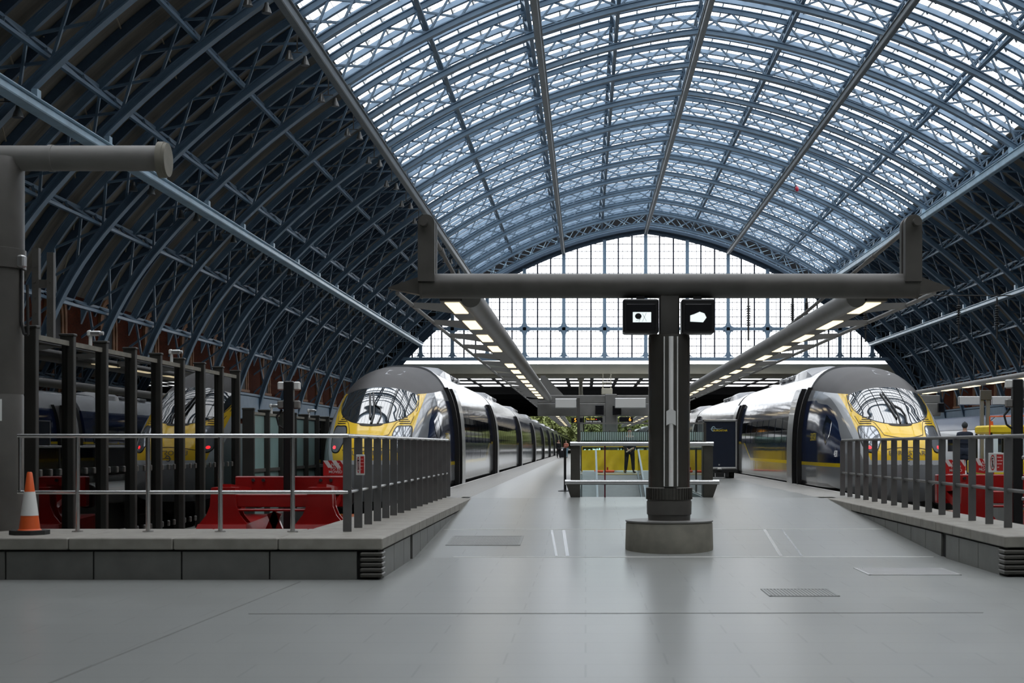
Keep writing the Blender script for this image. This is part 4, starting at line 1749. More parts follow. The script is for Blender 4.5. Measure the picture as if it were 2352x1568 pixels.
# ------------------------------------------------------------------ glass balustrade round the travelator well
t = thing('glass_balustrade', 'glass balustrade with two steel rails and bronze ends at the head of the ramp', 'balustrade', (1.2, 31.8, 0))
FY = 31.8
for k in (-1, 1):
    xe = -.32 if k < 0 else 2.73
    m = MB()
    m.hexa([(xe - .0 if k > 0 else xe, FY - .08, .30), (xe - k * .2, FY - .08, .30), (xe - k * .2, FY + .5, .30), (xe, FY + .5, .30), (xe, FY - .08, 1.10), (xe - k * .2, FY - .08, 1.10), (xe - k * .2, FY + .5, 1.10), (xe, FY + .5, 1.10)])
    m.hexa([(xe + k * .0, FY - .08, 0), (xe - k * .2, FY - .08, 0), (xe - k * .2, FY + .5, 0), (xe, FY + .5, 0), (xe + k * .10, FY - .14, .30), (xe - k * .2, FY - .14, .30), (xe - k * .2, FY + .5, .30), (xe + k * .10, FY + .5, .30)])
    m.build('end_panel', M_bronze, t, smooth=0)
for (z, a, b, r) in ((1.145, -.33, 2.74, .048), (.325, -.44, 2.86, .055)):
    m = MB()
    m.cyl((a, FY - .1, z), (b, FY - .1, z), r, 20)
    m.build('handrail', M_steel, t)
m = MB()
m.box(-.12, 2.55, FY, FY + .02, .01, 1.57)
gp_ = m.build('glass_panel', M_bal_glass, t, smooth=0)
m = MB()
x = -.10
while x < 2.53:
    m.box(x, x + .028, FY - .004, FY - .001, 1.22, 1.40)
    x += .045
m.build('frosted_band', M_frost, gp_, smooth=0)
m = MB()
m.box(-.14, 2.57, FY - .015, FY + .035, 1.57, 1.605)
m.build('top_rail', M_grey2, t, smooth=0)
for x in (-.15, 2.56):
    m = MB()
    m.box(x - .03, x + .03, FY - .02, FY + .08, 0, 1.60)
    m.build('post', M_bronze, t, smooth=0)
m = MB()
m.box(.40, .43, FY - .06, FY - .005, 0, 1.1)
m.build('mullion', M_maroon, t, smooth=0)
for k, lb in ((-1, 'left'), (1, 'right')):
    x = VX0 - .05 if k < 0 else VX1 + .05
    t = thing('side_balustrade', 'glass side balustrade along the %s edge of the travelator well' % lb, 'balustrade', (x, 45, 0))
    m = MB()
    m.box(x - .01, x + .01, 32.4, 57.8, .0, 1.05)
    m.build('glass_panel', M_bal_glass, t, smooth=0)
    m = MB()
    m.cyl((x, 32.4, 1.08), (x, 57.8, 1.08), .035, 12)
    m.build('handrail', M_steel, t)
    for i in range(9):
        m = MB()
        m.box(x - .03, x + .03, 32.5 + i * 3.1, 32.58 + i * 3.1, 0, 1.05)
        m.build('post', M_bronze, t, smooth=0)

t = thing('travelator', 'grey inclined travelator with silver sided balustrades, seen through the glass', 'travelator', (1.2, 58, 0))


def tz(y):
    return -(57.6 - y) * .205 if y < 57.6 else 0.0


m = MB()
for (a, b) in ((.45, 2.0),):
    m.hexa([(a, 33, tz(33) - .3), (b, 33, tz(33) - .3), (b, 57.6, -.3), (a, 57.6, -.3), (a, 33, tz(33)), (b, 33, tz(33)), (b, 57.6, 0), (a, 57.6, 0)])
m.build('moving_deck', M_travel, t, smooth=0)
for a, b in ((VX0 + .07, .42), (2.03, VX1 - .07)):
    m = MB()
    m.hexa([(a, 33, tz(33) - .3), (b, 33, tz(33) - .3), (b, 57.6, -.3), (a, 57.6, -.3), (a, 33, tz(33) + .12), (b, 33, tz(33) + .12), (b, 57.6, .12), (a, 57.6, .12)])
    m.build('side_skirt', M_ygrey, t, smooth=0)
for x in (.40, 2.05):
    m = MB()
    m.hexa([(x - .015, 33, tz(33)), (x + .015, 33, tz(33)), (x + .015, 57.6, 0), (x - .015, 57.6, 0), (x - .015, 33, tz(33) + .9), (x + .015, 33, tz(33) + .9), (x + .015, 57.6, .9), (x - .015, 57.6, .9)])
    m.build('glass_side', M_bal_glass, t, smooth=0)
    m = MB()
    m.bar((x, 33, tz(33) + .95), (x, 57.6, .95), .07, .08)
    m.bar((x, 33, tz(33) + .05), (x, 57.6, .05), .09, .08)
    m.build('handrail', M_steel2, t, smooth=0)
m = MB()
m.box(.42, 2.03, 57.55, 57.8, 0, .006)
m.build('yellow_comb', M_yellow, t, smooth=0)

# yellow sheeted barrier behind the travelator
t = thing('yellow_barrier', 'row of barriers wrapped in bright yellow sheeting behind the travelator', 'barrier', (2.3, 62.6, 0))
m = MB()
n, mz = 60, 6
vs = []
for i in range(n + 1):
    x = -.15 + 5.35 * i / n
    for j in range(mz + 1):
        z = .08 + .86 * j / mz
        y = 62.6 + .03 * math.sin(x * 5 + z * 3) + .025 * math.sin(x * 11 - z * 7)
        vs.append((x, y, z))
m.add(vs, [(i * (mz + 1) + j, i * (mz + 1) + j + 1, (i + 1) * (mz + 1) + j + 1, (i + 1) * (mz + 1) + j) for i in range(n) for j in range(mz)])
m.build('yellow_sheet', M_yellow, t, recalc=False)
m = MB()
for i in range(4):
    x = -.15 + 1.78 * i
    m.cyl((x, 62.66, 0), (x, 62.66, 1.08), .02, 8)
m.cyl((-.15, 62.66, 1.08), (5.2, 62.66, 1.08), .02, 8)
m.build('barrier_frame', mat('yellow_steel', (.6, .42, .02), .4), t)
for x, y in ((.55, 61.9), (1.02, 62.1), (4.35, 62.0), (4.75, 61.9), (5.15, 62.1)):
    tt = thing('rubber_block', {.55: 'orange rubber barrier foot with a red upright, left of the standing man', 1.02: 'flat orange barrier foot left of the standing man, nearer to him', 4.35: 'orange barrier foot, leftmost of three right of the column', 4.75: 'orange barrier foot, middle of three right of the column', 5.15: 'orange barrier foot, rightmost of three right of the column'}[x], 'barrier foot', (x, y, 0), 'orange barrier feet')
    m = MB()
    m.bbox(x - .19, x + .19, y - .12, y + .12, 0, .1, .03)
    m.build('foot', mat('fluorescent_orange', (.85, .10, .03), .45) if 'fluorescent_orange' not in MATS else MATS['fluorescent_orange'], tt, smooth=0)
    m = MB()
    m.cyl((x - .1, y, .09), (x - .1, y, .22), .03, 10)
    m.build('socket', M_red, tt)

# stanchion, lift and glass screens beyond the well
t = thing('lift_shaft', 'grey glass lift shaft behind the yellow barrier, under the number signs', 'lift', (1.3, 78, 0))
m = MB()
for (x, y) in ((.95, 77), (1.62, 77), (.95, 79), (1.62, 79)):
    m.box(x - .05, x + .05, y - .05, y + .05, 0, 2.9)
m.box(.9, 1.67, 76.95, 79.05, 2.9, 3.1)
m.build('frame', M_grey2, t, smooth=0)
m = MB()
m.box(.98, 1.6, 77.0, 79.0, .02, 2.9)
m.build('lift_car', M_ygrey, t, smooth=0)
m = MB()
for x in (1.0, 1.305):
    m.box(x, x + .28, 76.96, 76.99, .05, 2.1)
m.build('door', M_alu, t, smooth=0)
t = thing('glass_screen', 'tall teal glass screen with dark posts across the platform behind the yellow barrier', 'screen', (2.3, 66, 0))
m = MB()
m.box(-.2, 4.9, 66, 66.03, .05, 1.75)
m.build('glass_panel', M_screen_glass, t, smooth=0)
for i in range(5):
    m = MB()
    m.box(-.2 + i * 1.27 - .03, -.2 + i * 1.27 + .03, 65.95, 66.08, 0, 1.8)
    m.build('post', M_bronze, t, smooth=0)
t = thing('sign_post', 'slim grey post rising behind the left end of the glass balustrade', 'post', (-.34, 70.2, 0))
m = MB()
m.bbox(-.40, -.27, 70.12, 70.3, 0, 3.4, .01)
m.build('mast', M_grey, t, smooth=0)
m = MB()
m.bbox(-.5, -.17, 70.05, 70.4, 0, .03, .01)
m.build('base_plate', M_grey, t, smooth=0)
t = thing('barrier_post', 'black slim post standing left of the glass balustrade', 'post', (-.56, 36, 0))
m = MB()
m.cyl((-.50, 36, .02), (-.50, 36, 1.05), .03, 12)
m.build('pole', M_black, t)
m = MB()
m.lathe([(.17, 0), (.17, .015), (.05, .04)], -.50, 36, 24)
m.build('foot', M_black, t)

# ------------------------------------------------------------------ dark blue luggage trolley
ty = 50.8
(x0, z1), (x1, z0) = px3(1614, 963, ty), px3(1693, 1074, ty)
t = thing('luggage_trolley', 'tall navy box trolley marked EUROSTAR beside the right train', 'trolley', ((x0 + x1) / 2, ty, 0))
m = MB()
m.bbox(x0 + .02, x1 - .02, ty, ty + 2.2, z0, z1 - .02, .02)
m.build('body', M_navy, t, smooth=0)
m = MB()
for (a, b, c, d) in ((x0, x1, z1 - .07, z1), (x0, x1, z0 - .07, z0 + .02), (x0, x0 + .05, z0, z1), (x1 - .06, x1, z0, z1)):
    for yy in (ty - .03, ty + 2.15):
        m.bbox(a, b, yy, yy + .08, c, d, .01)
m.box(x0, x1, ty, ty + 2.2, z1 - .04, z1)
m.build('frame', M_alu, t, smooth=0)
m = MB()
m.box(x0 + .02, x1 - .02, ty - .05, ty + 2.3, z0 - .15, z0 - .04)
m.box(x0 + .3, x1 - .3, ty - .2, ty + .1, z0 - .32, z0 - .15)
m.build('chassis', M_black, t, smooth=0)
for xx in (x0 + .15, x1 - .15):
    for yy in (ty + .35, ty + 1.85):
        m = MB()
        m.cyl((xx - .07, yy, .17), (xx + .07, yy, .17), .17, 20)
        m.build('wheel', M_rubber, t)
m = MB()
xc_ = (x0 + x1) / 2 - .02
for k in (-1, 1):
    m.bar((xc_ + k * .16, ty - .22, z0 - .30), (xc_ + k * .16, ty - .22, z0 - .18), .03, .03)
m.bbox(xc_ - .09, xc_ + .09, ty - .1, ty - .03, z0 - .08, z0 + .0, .02)
m.build('hitch', M_alu, t, smooth=0)
m = MB()
m.box(xc_ - .03, xc_ + .02, ty - .012, ty - .002, z0 + .08, z0 + .13)
m.build('latch', M_alu, t, smooth=0)
fn_ = lambda a, b: (px3(1654.5, 0, ty)[0] + a, ty - .004, px3(0, 988.5, ty)[1] + b)
text_obj('EUROSTAR', .085, fn_, M_ytext, t, 'lettering', .002, squeeze=1.15)
fe_ = lambda a, b: (px3(1638.5, 0, ty)[0] + a, ty - .004, px3(0, 984.5, ty)[1] + b)
e_logo(t, fe_, .15, M_ctext, 'emblem')


# ------------------------------------------------------------------ railings on the kerb walls
def sign_board(x, y, z, w, h, parent_label, yaw=0.0):
    t = thing('warning_sign', parent_label, 'sign', (x, y, z))
    m = MB()
    m.bbox(x - w / 2, x + w / 2, y - .008, y + .008, z - h / 2, z + h / 2, .004)
    m.build('board', M_white, t, smooth=0)
    m = MB()
    m.box(x + w * .02, x + w * .44, y - .011, y - .008, z - h * .42, z + h * .42)
    rp = m.build('red_panel', M_redsign, t, smooth=0)
    for i, s_ in enumerate(('Passengers', 'must not pass', 'beyond this', 'point')):
        text_obj(s_, w * .085, lambda a, b, i=i: (x + w * .05 + a, y - .0125, z + h * (.28 - .17 * i) + b), M_wtext, rp, align='LEFT', squeeze=.72)
    m = MB()
    cx_, cz_, rx, rz = x - w * .24, z, w * .16, h * .40
    n = 28
    vs = []
    for i in range(n):
        a = 2 * PI * i / n
        for r in (1.0, .82):
            vs.append((cx_ + rx * r * math.cos(a), y - .011, cz_ + rz * r * math.sin(a)))
    m.add(vs, [(2 * i, 2 * ((i + 1) % n), 2 * ((i + 1) % n) + 1, 2 * i + 1) for i in range(n)])
    m.bar((cx_ - rx * .62, y - .012, cz_ + rz * .62), (cx_ + rx * .62, y - .012, cz_ - rz * .62), .012, .002)
    m.build('prohibition_ring', M_redsign, t, smooth=0)
    m = MB()
    m.ball((cx_, y - .010, cz_ + rz * .52), h * .05, 6, .8, .06, 1)
    m.prism([(cx_ - rx * .3, cz_ + rz * .3), (cx_ + rx * .3, cz_ + rz * .3), (cx_ + rx * .2, cz_ - rz * .1), (cx_ + rx * .4, cz_ - rz * .62), (cx_ + rx * .12, cz_ - rz * .62), (cx_, cz_ - rz * .2), (cx_ - rx * .15, cz_ - rz * .62), (cx_ - rx * .42, cz_ - rz * .62), (cx_ - rx * .2, cz_ - rz * .1)], 'y', y - .0105, y - .0095)
    m.build('pictogram', M_black, t, smooth=0)
    return t


t = thing('railing', 'grey railing along the left kerb, turning across in front of the red buffer', 'railing', (-3.05, 18.95, 0))
m = MB()
XF, YF = -3.05, 18.9
tops = 1.225
m.tube([(-7.25, YF, tops), (XF, YF, tops), (XF + .04, 32.3, tops)], .028, 14)
m.ball((XF, YF, tops), .028, 6)
m.build('top_rail', M_steel, t)
m = MB()
m.tube([(-7.25, YF, .505), (XF, YF, .505), (XF + .04, 32.3, .505)], .024, 12)
m.ball((XF, YF, .505), .024, 6)
m.build('middle_rail', M_steel, t)
for px in (178, 340, 506, 672):
    x = (px - VX) / F * YF
    m = MB()
    m.cyl((x, YF, 0), (x, YF, tops - .02), .030, 14)
    m.lathe([(.07, 0), (.07, .012), (.035, .014)], x, YF, 20)
    m.build('round_post', M_steel, t)
x = -7.22
m = MB()
m.cyl((x, YF, .50), (x, YF, tops), .024, 12)
m.build('end_loop', M_steel, t)
for i in range(16):
    y = YF + .05 + i * .893
    m = MB()
    m.box(XF - .055 + .04 * i / 15, XF + .055 + .04 * i / 15, y - .008, y + .008, 0, tops - .015)
    m.cyl((XF + .0, y - .012, .12), (XF, y - .007, .12), .012, 8)
    m.build('flat_bar', M_bar, t, smooth=0)
sign_board((830 - VX) / F * 19.7, 19.62, CZ - (1067 - VY) / F * 19.7, .115, .27, 'small red and white notice on the left railing')

t = thing('railing', 'grey railing with flat bars along the right kerb in front of the right train', 'railing', (5.66, 19.8, 0))
m = MB()
m.tube([(5.66, 17.3, tops), (5.72, 33.0, tops)], .028, 14)
m.build('top_rail', M_bar, t)
m = MB()
m.tube([(5.66, 17.3, .505), (5.72, 33.0, .505)], .024, 12)
m.build('middle_rail', M_bar, t)
for i in range(17):
    y = 32.95 - i * .935
    x = 5.72 - .06 * i / 16
    m = MB()
    m.box(x - .055, x + .055, y - .008, y + .008, 0, tops - .015)
    m.cyl((x, y - .012, .12), (x, y - .007, .12), .012, 8)
    m.build('flat_bar', M_bar, t, smooth=0)
sign_board(5.70, 20.55, CZ - (1062 - VY) / F * 20.6, .215, .27, 'red and white no walking notice on the right railing')


# ------------------------------------------------------------------ red buffer stops
def buffer_stop(xc, yo, label):
    t = thing('buffer_stop', label, 'buffer stop', (xc, 25.5 + yo, -1.3))
    y0 = 24.6 + yo
    for k in (-1, 1):
        x = xc + k * .80
        m = MB()
        pts = [(x - .20, .40), (x + .20, .40), (x + .22, .1), (x + .28, -.05), (x + .40, -.20), (x - .40, -.20), (x - .28, -.05), (x - .22, .1)]
        m.prism(pts, 'y', y0 - .02, y0 + .03)
        m.prism(pts, 'y', y0 + .27, y0 + .32)
        m.box(x - .19, x + .19, y0, y0 + .3, .36, .41)
        for s_ in (-1, 1):
            m.hexa([(x + s_ * .17, y0, -.2), (x + s_ * .20, y0, -.2), (x + s_ * .20, y0 + .3, -.2), (x + s_ * .17, y0 + .3, -.2),
                    (x + s_ * .17, y0, .4), (x + s_ * .20, y0, .4), (x + s_ * .20, y0 + .3, .4), (x + s_ * .17, y0 + .3, .4)])
        m.build('upright', M_red, t, smooth=0)
        m = MB()
        m.hexa([(x - .62, y0 - .50, -1.08), (x + .62, y0 - .50, -1.08), (x + .62, y0 + 2.4, -1.08), (x - .62, y0 + 2.4, -1.08),
                (x - .40, y0 - .12, -.20), (x + .40, y0 - .12, -.20), (x + .40, y0 + 2.0, -.12), (x - .40, y0 + 2.0, -.12)])
        m.build('foot', M_red, t, smooth=0)
        m = MB()
        m.bar((x, y0 + .2, .40), (x, y0 + 1.75, .30), .16, .12)
        m.bar((x, y0 + .3, -.15), (x, y0 + 1.75, .2), .14, .14)
        m.build('raking_strut', M_red, t, smooth=0)
        m = MB()
        for dx in (-.09, .09):
            m.cyl((x * .75 + xc * .25 + dx, y0 + 1.70, .49), (x * .75 + xc * .25 + dx, y0 + 1.74, .49), .03, 10)
        m.build('bolt_head', M_rubber, t)
    m = MB()
    m.bbox(xc - 1.02, xc + 1.02, y0 + 1.75, y0 + 1.95, .02, .56, .015)
    m.build('buffer_beam', M_red, t, smooth=0)
    m = MB()
    m.bbox(xc - .62, xc + .62, y0 + .05, y0 + .22, .08, .30, .015)
    m.bbox(xc - .62, xc + .62, y0 + .02, y0 + .25, .01, .05, .01)
    m.build('front_tie', M_red, t, smooth=0)
    for (a, b, c, d) in ((-.35, -1.0, .05, -.02), (.35, -1.0, -.05, -.02)):
        m = MB()
        m.bar((xc + a, y0 + .25, b), (xc + c, y0 + .25, d), .15, .10, (0, 1, 0))
        m.build('diagonal_strut', M_red, t, smooth=0)
    m = MB()
    for k in (-1, 1):
        m.cyl((xc + k * .78, y0 + 1.95, .18), (xc + k * .78, y0 + 2.5, .18), .10, 20)
        m.cyl((xc + k * .78, y0 + 2.5, .18), (xc + k * .78, y0 + 2.56, .18), .22, 24)
    m.build('buffer_head', M_rubber, t)
    return t


def stripes_board(x, y, z, label, tilt=0.0):
    t = thing('striped_board', label, 'sign', (x, y, z), 'red and white striped boards on the buffers')
    w, h = .40, .27
    R = lambda u, v: (x + u * math.cos(tilt) - v * math.sin(tilt), v * math.cos(tilt) + u * math.sin(tilt) + z + h / 2)
    m = MB()
    q = [R(-w / 2, -h / 2), R(w / 2, -h / 2), R(w / 2, h / 2), R(-w / 2, h / 2)]
    m.prism(q, 'y', y, y + .02)
    b = m.build('board', M_redsign, t, smooth=0)
    m = MB()
    for i in range(3):
        u0 = -w / 2 + i * .15
        m.prism([R(max(-w / 2, u0), h / 2), R(min(w / 2, u0 + .08), h / 2), R(min(w / 2, u0 + .17), h * .02), R(min(w / 2, u0 + .09), h * .02)], 'y', y - .003, y)
    m.build('white_stripe', M_white, b, smooth=0)
    for i, s_ in enumerate(('NOT', 'TO BE', 'MOVED')):
        def fn(a, bb, i=i):
            xx, zz = R(.02 + a, h * (.22 - .24 * i) + bb)
            return (xx, y - .006, zz)
        text_obj(s_, .07, fn, M_white, b, bold=.001)
    return t


buffer_stop(XT_L, 0.0, 'red steel buffer stop on the left track, in front of the left train')
buffer_stop(XT_R, 1.6, 'red steel buffer stop on the right track, behind the right railing')
stripes_board(-4.48, 26.40, .57, 'red and white striped board standing on the left buffer stop')
stripes_board(6.98, 28.0, .57, 'red and white striped board on the right buffer, the upright one nearer the train')
stripes_board(7.55, 28.02, .58, 'red and white striped board on the right buffer, the tilted one', -.12)


def shore_pole(x, y, ztop, label):
    t = thing('supply_pole', label, 'pole', (x, y, -1.3))
    m = MB()
    m.bbox(x - .085, x + .085, y - .08, y + .08, -1.3, ztop, .015)
    m.build('mast', M_black, t, smooth=0)
    for dz in (.0, -.33):
        for k in (-1, 1):
            m = MB()
            m.bbox(x + k * .14 - .055, x + k * .14 + .055, y - .07, y + .07, ztop - .16 + dz, ztop - .01 + dz, .02)
            m.build('white_socket_box', M_grey2 if dz else M_white, t, smooth=30)
    m = MB()
    pts = [(x - .12, y, ztop - .5), (x - .22, y, ztop - .62), (x - .18, y, ztop - .78), (x - .08, y, ztop - .85)]
    m.tube(pts, .018, 8)
    m.build('cable', M_rubber, t)
    m = MB()
    for i in range(4):
        m.bbox(x + .05, x + .10, y - .10, y - .07, .2 + i * .35 - .03, .2 + i * .35 + .03, .01)
    m.build('clip', M_alu, t, smooth=0)


shore_pole((664 - VX) / F * 26.0, 26.0, CZ + 150 / F * 26, 'black pole with white socket boxes behind the left buffer stop')
shore_pole((2336 - VX) / F * 25.3, 25.3, CZ + 155 / F * 25.3, 'black pole with pale socket boxes right of the no walking notice')


# ------------------------------------------------------------------ big pillar with side arm at the left
t = thing('arm_pillar', 'big grey round pillar with a thick capped side arm beside the traffic cone', 'pillar', (-7.78, 19.35, 0))
PX, PY = -7.80, 19.38
m = MB()
m.lathe([(.42, 0), (.42, 1.75), (.415, 1.765), (.415, 1.775), (.42, 1.79), (.42, 3.42)], PX, PY, 48)
m.build('lower_shaft', M_grey, t)
m = MB()
m.lathe([(.42, 3.40), (.45, 3.41), (.45, 3.66), (.42, 3.67)], PX, PY, 48)
m.build('collar', M_grey, t)
m = MB()
m.lathe([(.43, 3.66), (.43, 4.72), (.40, 4.85)], PX, PY, 48)
m.build('upper_shaft', M_grey, t)
m = MB()
m.cyl((-12.0, PY, 4.86), (-5.56, PY, 4.86), .165, 36)
m.cyl((-7.02, PY, 4.86), (-6.96, PY, 4.86), .175, 36)
m.build('side_arm', M_grey2, t)
m = MB()
m.cyl((-5.58, PY, 4.84), (-5.50, PY, 4.84), .235, 40)
m.cyl((-5.50, PY, 4.84), (-5.46, PY, 4.84), .22, 40)
m.build('arm_flange', M_conc, t)
m = MB()
m.bbox(-7.40, -7.30, PY - .16, PY - .02, 3.42, 3.58, .02)
m.build('junction_box', M_alu, t, smooth=0)
m = MB()
m.tube([(-7.37, PY - .05, 3.42), (-7.37, PY - .05, 2.72), (-7.33, PY - .05, 2.55), (-7.28, PY - .05, 2.55), (-7.29, PY - .05, 3.2)], .02, 8)
m.build('conduit', M_rubber, t)
m = MB()
fr_ = []
a0 = math.atan2(-.36, .23)
for a in (a0 - .10, a0 + .16):
    for z in (1.42, 1.70):
        fr_.append((PX + .424 * math.cos(a), PY + .424 * math.sin(a), z))
m.add(fr_, [(0, 2, 3, 1)])
lab = m.build('white_label', M_white, t, smooth=0)

t = thing('steel_channel', 'pair of tall grey steel channels rising behind the glass wall, next to the pillar', 'steel channel', (-8.42, 23.0, -.5))
for px, zt in ((83, 4.17), (117, 4.10)):
    x = (px - VX) / F * 23.0
    m = MB()
    m.box(x - .052, x + .052, 22.96, 22.98, -.5, zt)
    m.box(x - .052, x - .034, 22.98, 23.06, -.5, zt)
    m.box(x + .034, x + .052, 22.98, 23.06, -.5, zt)
    for i in range(8):
        m.cyl((x, 22.95, 2.2 + i * .24), (x, 22.965, 2.2 + i * .24), .012, 8)
    m.build('channel', M_grey, t, smooth=0)
m = MB()
m.box(-8.50, -8.35, 22.985, 23.02, 3.55, 3.68)
m.build('cross_plate', M_grey, t, smooth=0)

# traffic cone
cx_, cy_ = (68 - VX) / F * 18.35, 18.35
t = thing('traffic_cone', 'orange traffic cone with a white band on the left kerb coping', 'traffic cone', (cx_, cy_, 0))
m = MB()
m.prism([(cx_ + .24 * math.cos(a) * (1.0 if i % 2 else 1.0), cy_ + .24 * math.sin(a)) for i, a in enumerate(np.linspace(PI / 8, 2 * PI + PI / 8, 8, endpoint=False))], 'z', 0.0, .055)
m.build('base', M_rubber, t, smooth=0)


def cr(z):
    return .128 - (z - .055) / .72 * .098


m = MB()
m.lathe([(.15, .05), (cr(.07), .07), (cr(.235), .235), (cr(.53), .53), (cr(.76), .76), (.022, .775)], cx_, cy_, 32)
m.build('cone_body', M_orange, t)
m = MB()
m.lathe([(cr(.235) + .003, .235), (cr(.53) + .003, .53)], cx_, cy_, 32)
m.build('white_band', M_white, t)

# ------------------------------------------------------------------ glazed screen wall beside the left track
GWX = -7.58
t = thing('glass_wall', 'tall bronze finned glass wall along the far side of the left track', 'glass wall', (GWX, 26, -.9))
ys = [20.2 + 1.48 * i for i in range(9)]
for y in ys:
    m = MB()
    m.bbox(GWX - .10, GWX + .10, y - .06, y + .06, -1.3, 2.72, .01)
    m.bbox(GWX - .115, GWX + .115, y - .075, y + .075, 2.70, 2.74, .01)
    m.build('fin_post', M_fin, t, smooth=0)
for a, b in zip(ys[:-1], ys[1:]):
    m = MB()
    m.box(GWX - .012, GWX + .012, a + .06, b - .06, -1.1, 2.56)
    m.build('glass_pane', M_screen_glass, t, smooth=0)
m = MB()
m.box(GWX - .04, GWX + .04, ys[0], ys[-1], 2.56, 2.63)
m.build('top_rail', M_conc, t, smooth=0)
m = MB()
for z in (.72, -.30):
    m.box(GWX - .05, GWX - .03, ys[0], ys[-1], z - .02, z + .02)
    for a in ys[:-1]:
        for q in (.35, .75, 1.12):
            m.bbox(GWX - .06, GWX + .03, a + q - .04, a + q + .04, z - .05, z + .05, .01)
m.build('glazing_clamp', M_grey, t, smooth=0)
t = thing('glass_wall', 'lower finned glass wall behind the left buffer stop, beyond the tall one', 'glass wall', (GWX, 40, -.9))
ys2 = [33.3 + 1.62 * i for i in range(16)]
for y in ys2:
    m = MB()
    m.bbox(GWX - .13, GWX + .13, y - .06, y + .06, -1.3, 1.93, .01)
    m.bbox(GWX - .14, GWX + .14, y - .07, y + .07, 1.91, 1.96, .01)
    m.build('fin_post', M_fin, t, smooth=0)
for a, b in zip(ys2[:-1], ys2[1:]):
    m = MB()
    m.box(GWX - .012, GWX + .012, a + .06, b - .06, -1.1, 1.82)
    m.build('glass_pane', M_frostpane if a < 41.0 else M_screen_glass, t, smooth=0)
m = MB()
m.box(GWX - .04, GWX + .04, ys2[0], ys2[-1], 1.82, 1.88)
m.build('top_rail', M_conc, t, smooth=0)
m = MB()
m.box(GWX - .05, GWX + .05, ys2[0], ys2[-1], .50, .58)
m.build('middle_rail', M_grey, t, smooth=0)
# lit counter front and hoarding behind the glass
m = MB()
m.bbox(-16.5, -9.5, 36, 36.4, -.5, .55, .03)
tag(m.build('counter', M_ygrey, None, smooth=0), 'pale teal counter behind the tall glass wall', 'counter')
m = MB()
m.box(-9.4, -9.2, 34.5, 46, -.5, 1.7)
tag(m.build('hoarding', M_ygrey, None, smooth=0), 'pale teal hoarding panel behind the lower glass wall', 'hoarding')


def camera_thing(x, y, z, label):
    t = thing('security_camera', label, 'camera', (x, y, z), 'security cameras on the glass walls')
    m = MB()
    m.cyl((x, y, z), (x, y, z + .16), .028, 10)
    m.bbox(x - .05, x + .02, y - .04, y + .04, z + .14, z + .24, .02)
    m.build('mount', M_white, t, smooth=30)
    m = MB()
    m.bbox(x + .0, x + .17, y - .045, y + .035, z + .15, z + .23, .02)
    m.cyl((x + .17, y, z + .19), (x + .20, y, z + .19), .03, 10)
    m.build('camera_body', M_alu, t, smooth=30)


camera_thing(GWX, ys[2] - .5, 2.63, 'white security camera on the tall glass wall, nearest the pillar')
camera_thing(GWX, ys[5] - .5, 2.63, 'white security camera on the tall glass wall, nearest its far end')
camera_thing(GWX, ys2[1] + .8, 1.88, 'white security camera on the lower glass wall, left of the black pole')
camera_thing(GWX, ys2[4] + .8, 1.88, 'white security camera on the lower glass wall, between black pole and train')

# ------------------------------------------------------------------ spotlights under the left slope
wsp, zsp = arch(s_of_w(28.8), -.7)


M_lampgrey = mat('lamp_housing_grey', (.16, .16, .155), .3, .6, var=.1)


def spot(x, y, z, label, group):
    t = thing('spotlight', label, 'spotlight', (x, y, z), group)
    m = MB()
    m.box(x - .03, x + .03, y - .03, y + .03, z, z + .9)
    m.box(x - .25, x + .25, y - .03, y + .03, z - .04, z)
    m.build('bracket', M_grey, t, smooth=0)
    for k in (-1, 1):
        m = MB()
        xx = x + k * .28
        m.lathe([(.21, z - .50), (.16, z - .32), (.10, z - .20), (.08, z - .06)], xx, y + k * .5, 16)
        m.build('lamp_head', M_lampgrey, t)
    return t


lab1 = 'twin spotlights hung along the wide pale beam on the left slope'
lab2 = 'twin spotlights hung beside the left edge of the glazed crown'
s0 = s1_ = None
for i in range(2, len(RIB_Y)):
    y = RIB_Y[i] - 1.2
    if y < 30:
        continue
    x = GX - wsp - .8
    if s0 is None:
        s0 = spot(x, y, zsp + .1, lab1, 'spotlights along the left beam')
    else:
        c = copy_tree(s0)
        c.location.y = y
    w2, z2 = arch(S_SKY + .75, -.75)
    if s1_ is None:
        s1_ = spot(GX - w2, y - 2, z2, lab2, 'spotlights along the glazed crown')
    else:
        c = copy_tree(s1_)
        c.location.y = y - 2

# ------------------------------------------------------------------ overhead line equipment at the right
def wire(pts, r, name, label):
    m = MB()
    m.tube(pts, r, 6)
    return tag(m.build(name, M_rubber, None), label, 'wire')


wire([(7.6, 40, 5.0), (7.6, 180, 5.0)], .012, 'contact_wire', 'thin overhead wire above the right train')
wire([(7.9, 21, 4.3), (16, 35, 7.6), (20.5, 43, 9.4)], .015, 'stay_wire', 'thin stay wire running up to the right from the beam tip')


def insulator(px, py0, py1, y, label):
    x, z1 = px3(px, py0, y)
    z0 = px3(px, py1, y)[1]
    t = thing('insulator', label, 'insulator', (x, y, z0), 'hanging line insulators')
    m = MB()
    m.cyl((x, y, z1), (x, y, z0), .045, 8)
    m.build('rod', M_rubber, t)
    m = MB()
    n = 9
    for i in range(n):
        z = z0 + (z1 - z0) * (.35 + .5 * i / n)
        m.cyl((x, y, z), (x, y, z + .05), .13, 12, .07)
    m.build('sheds', M_rubber, t)


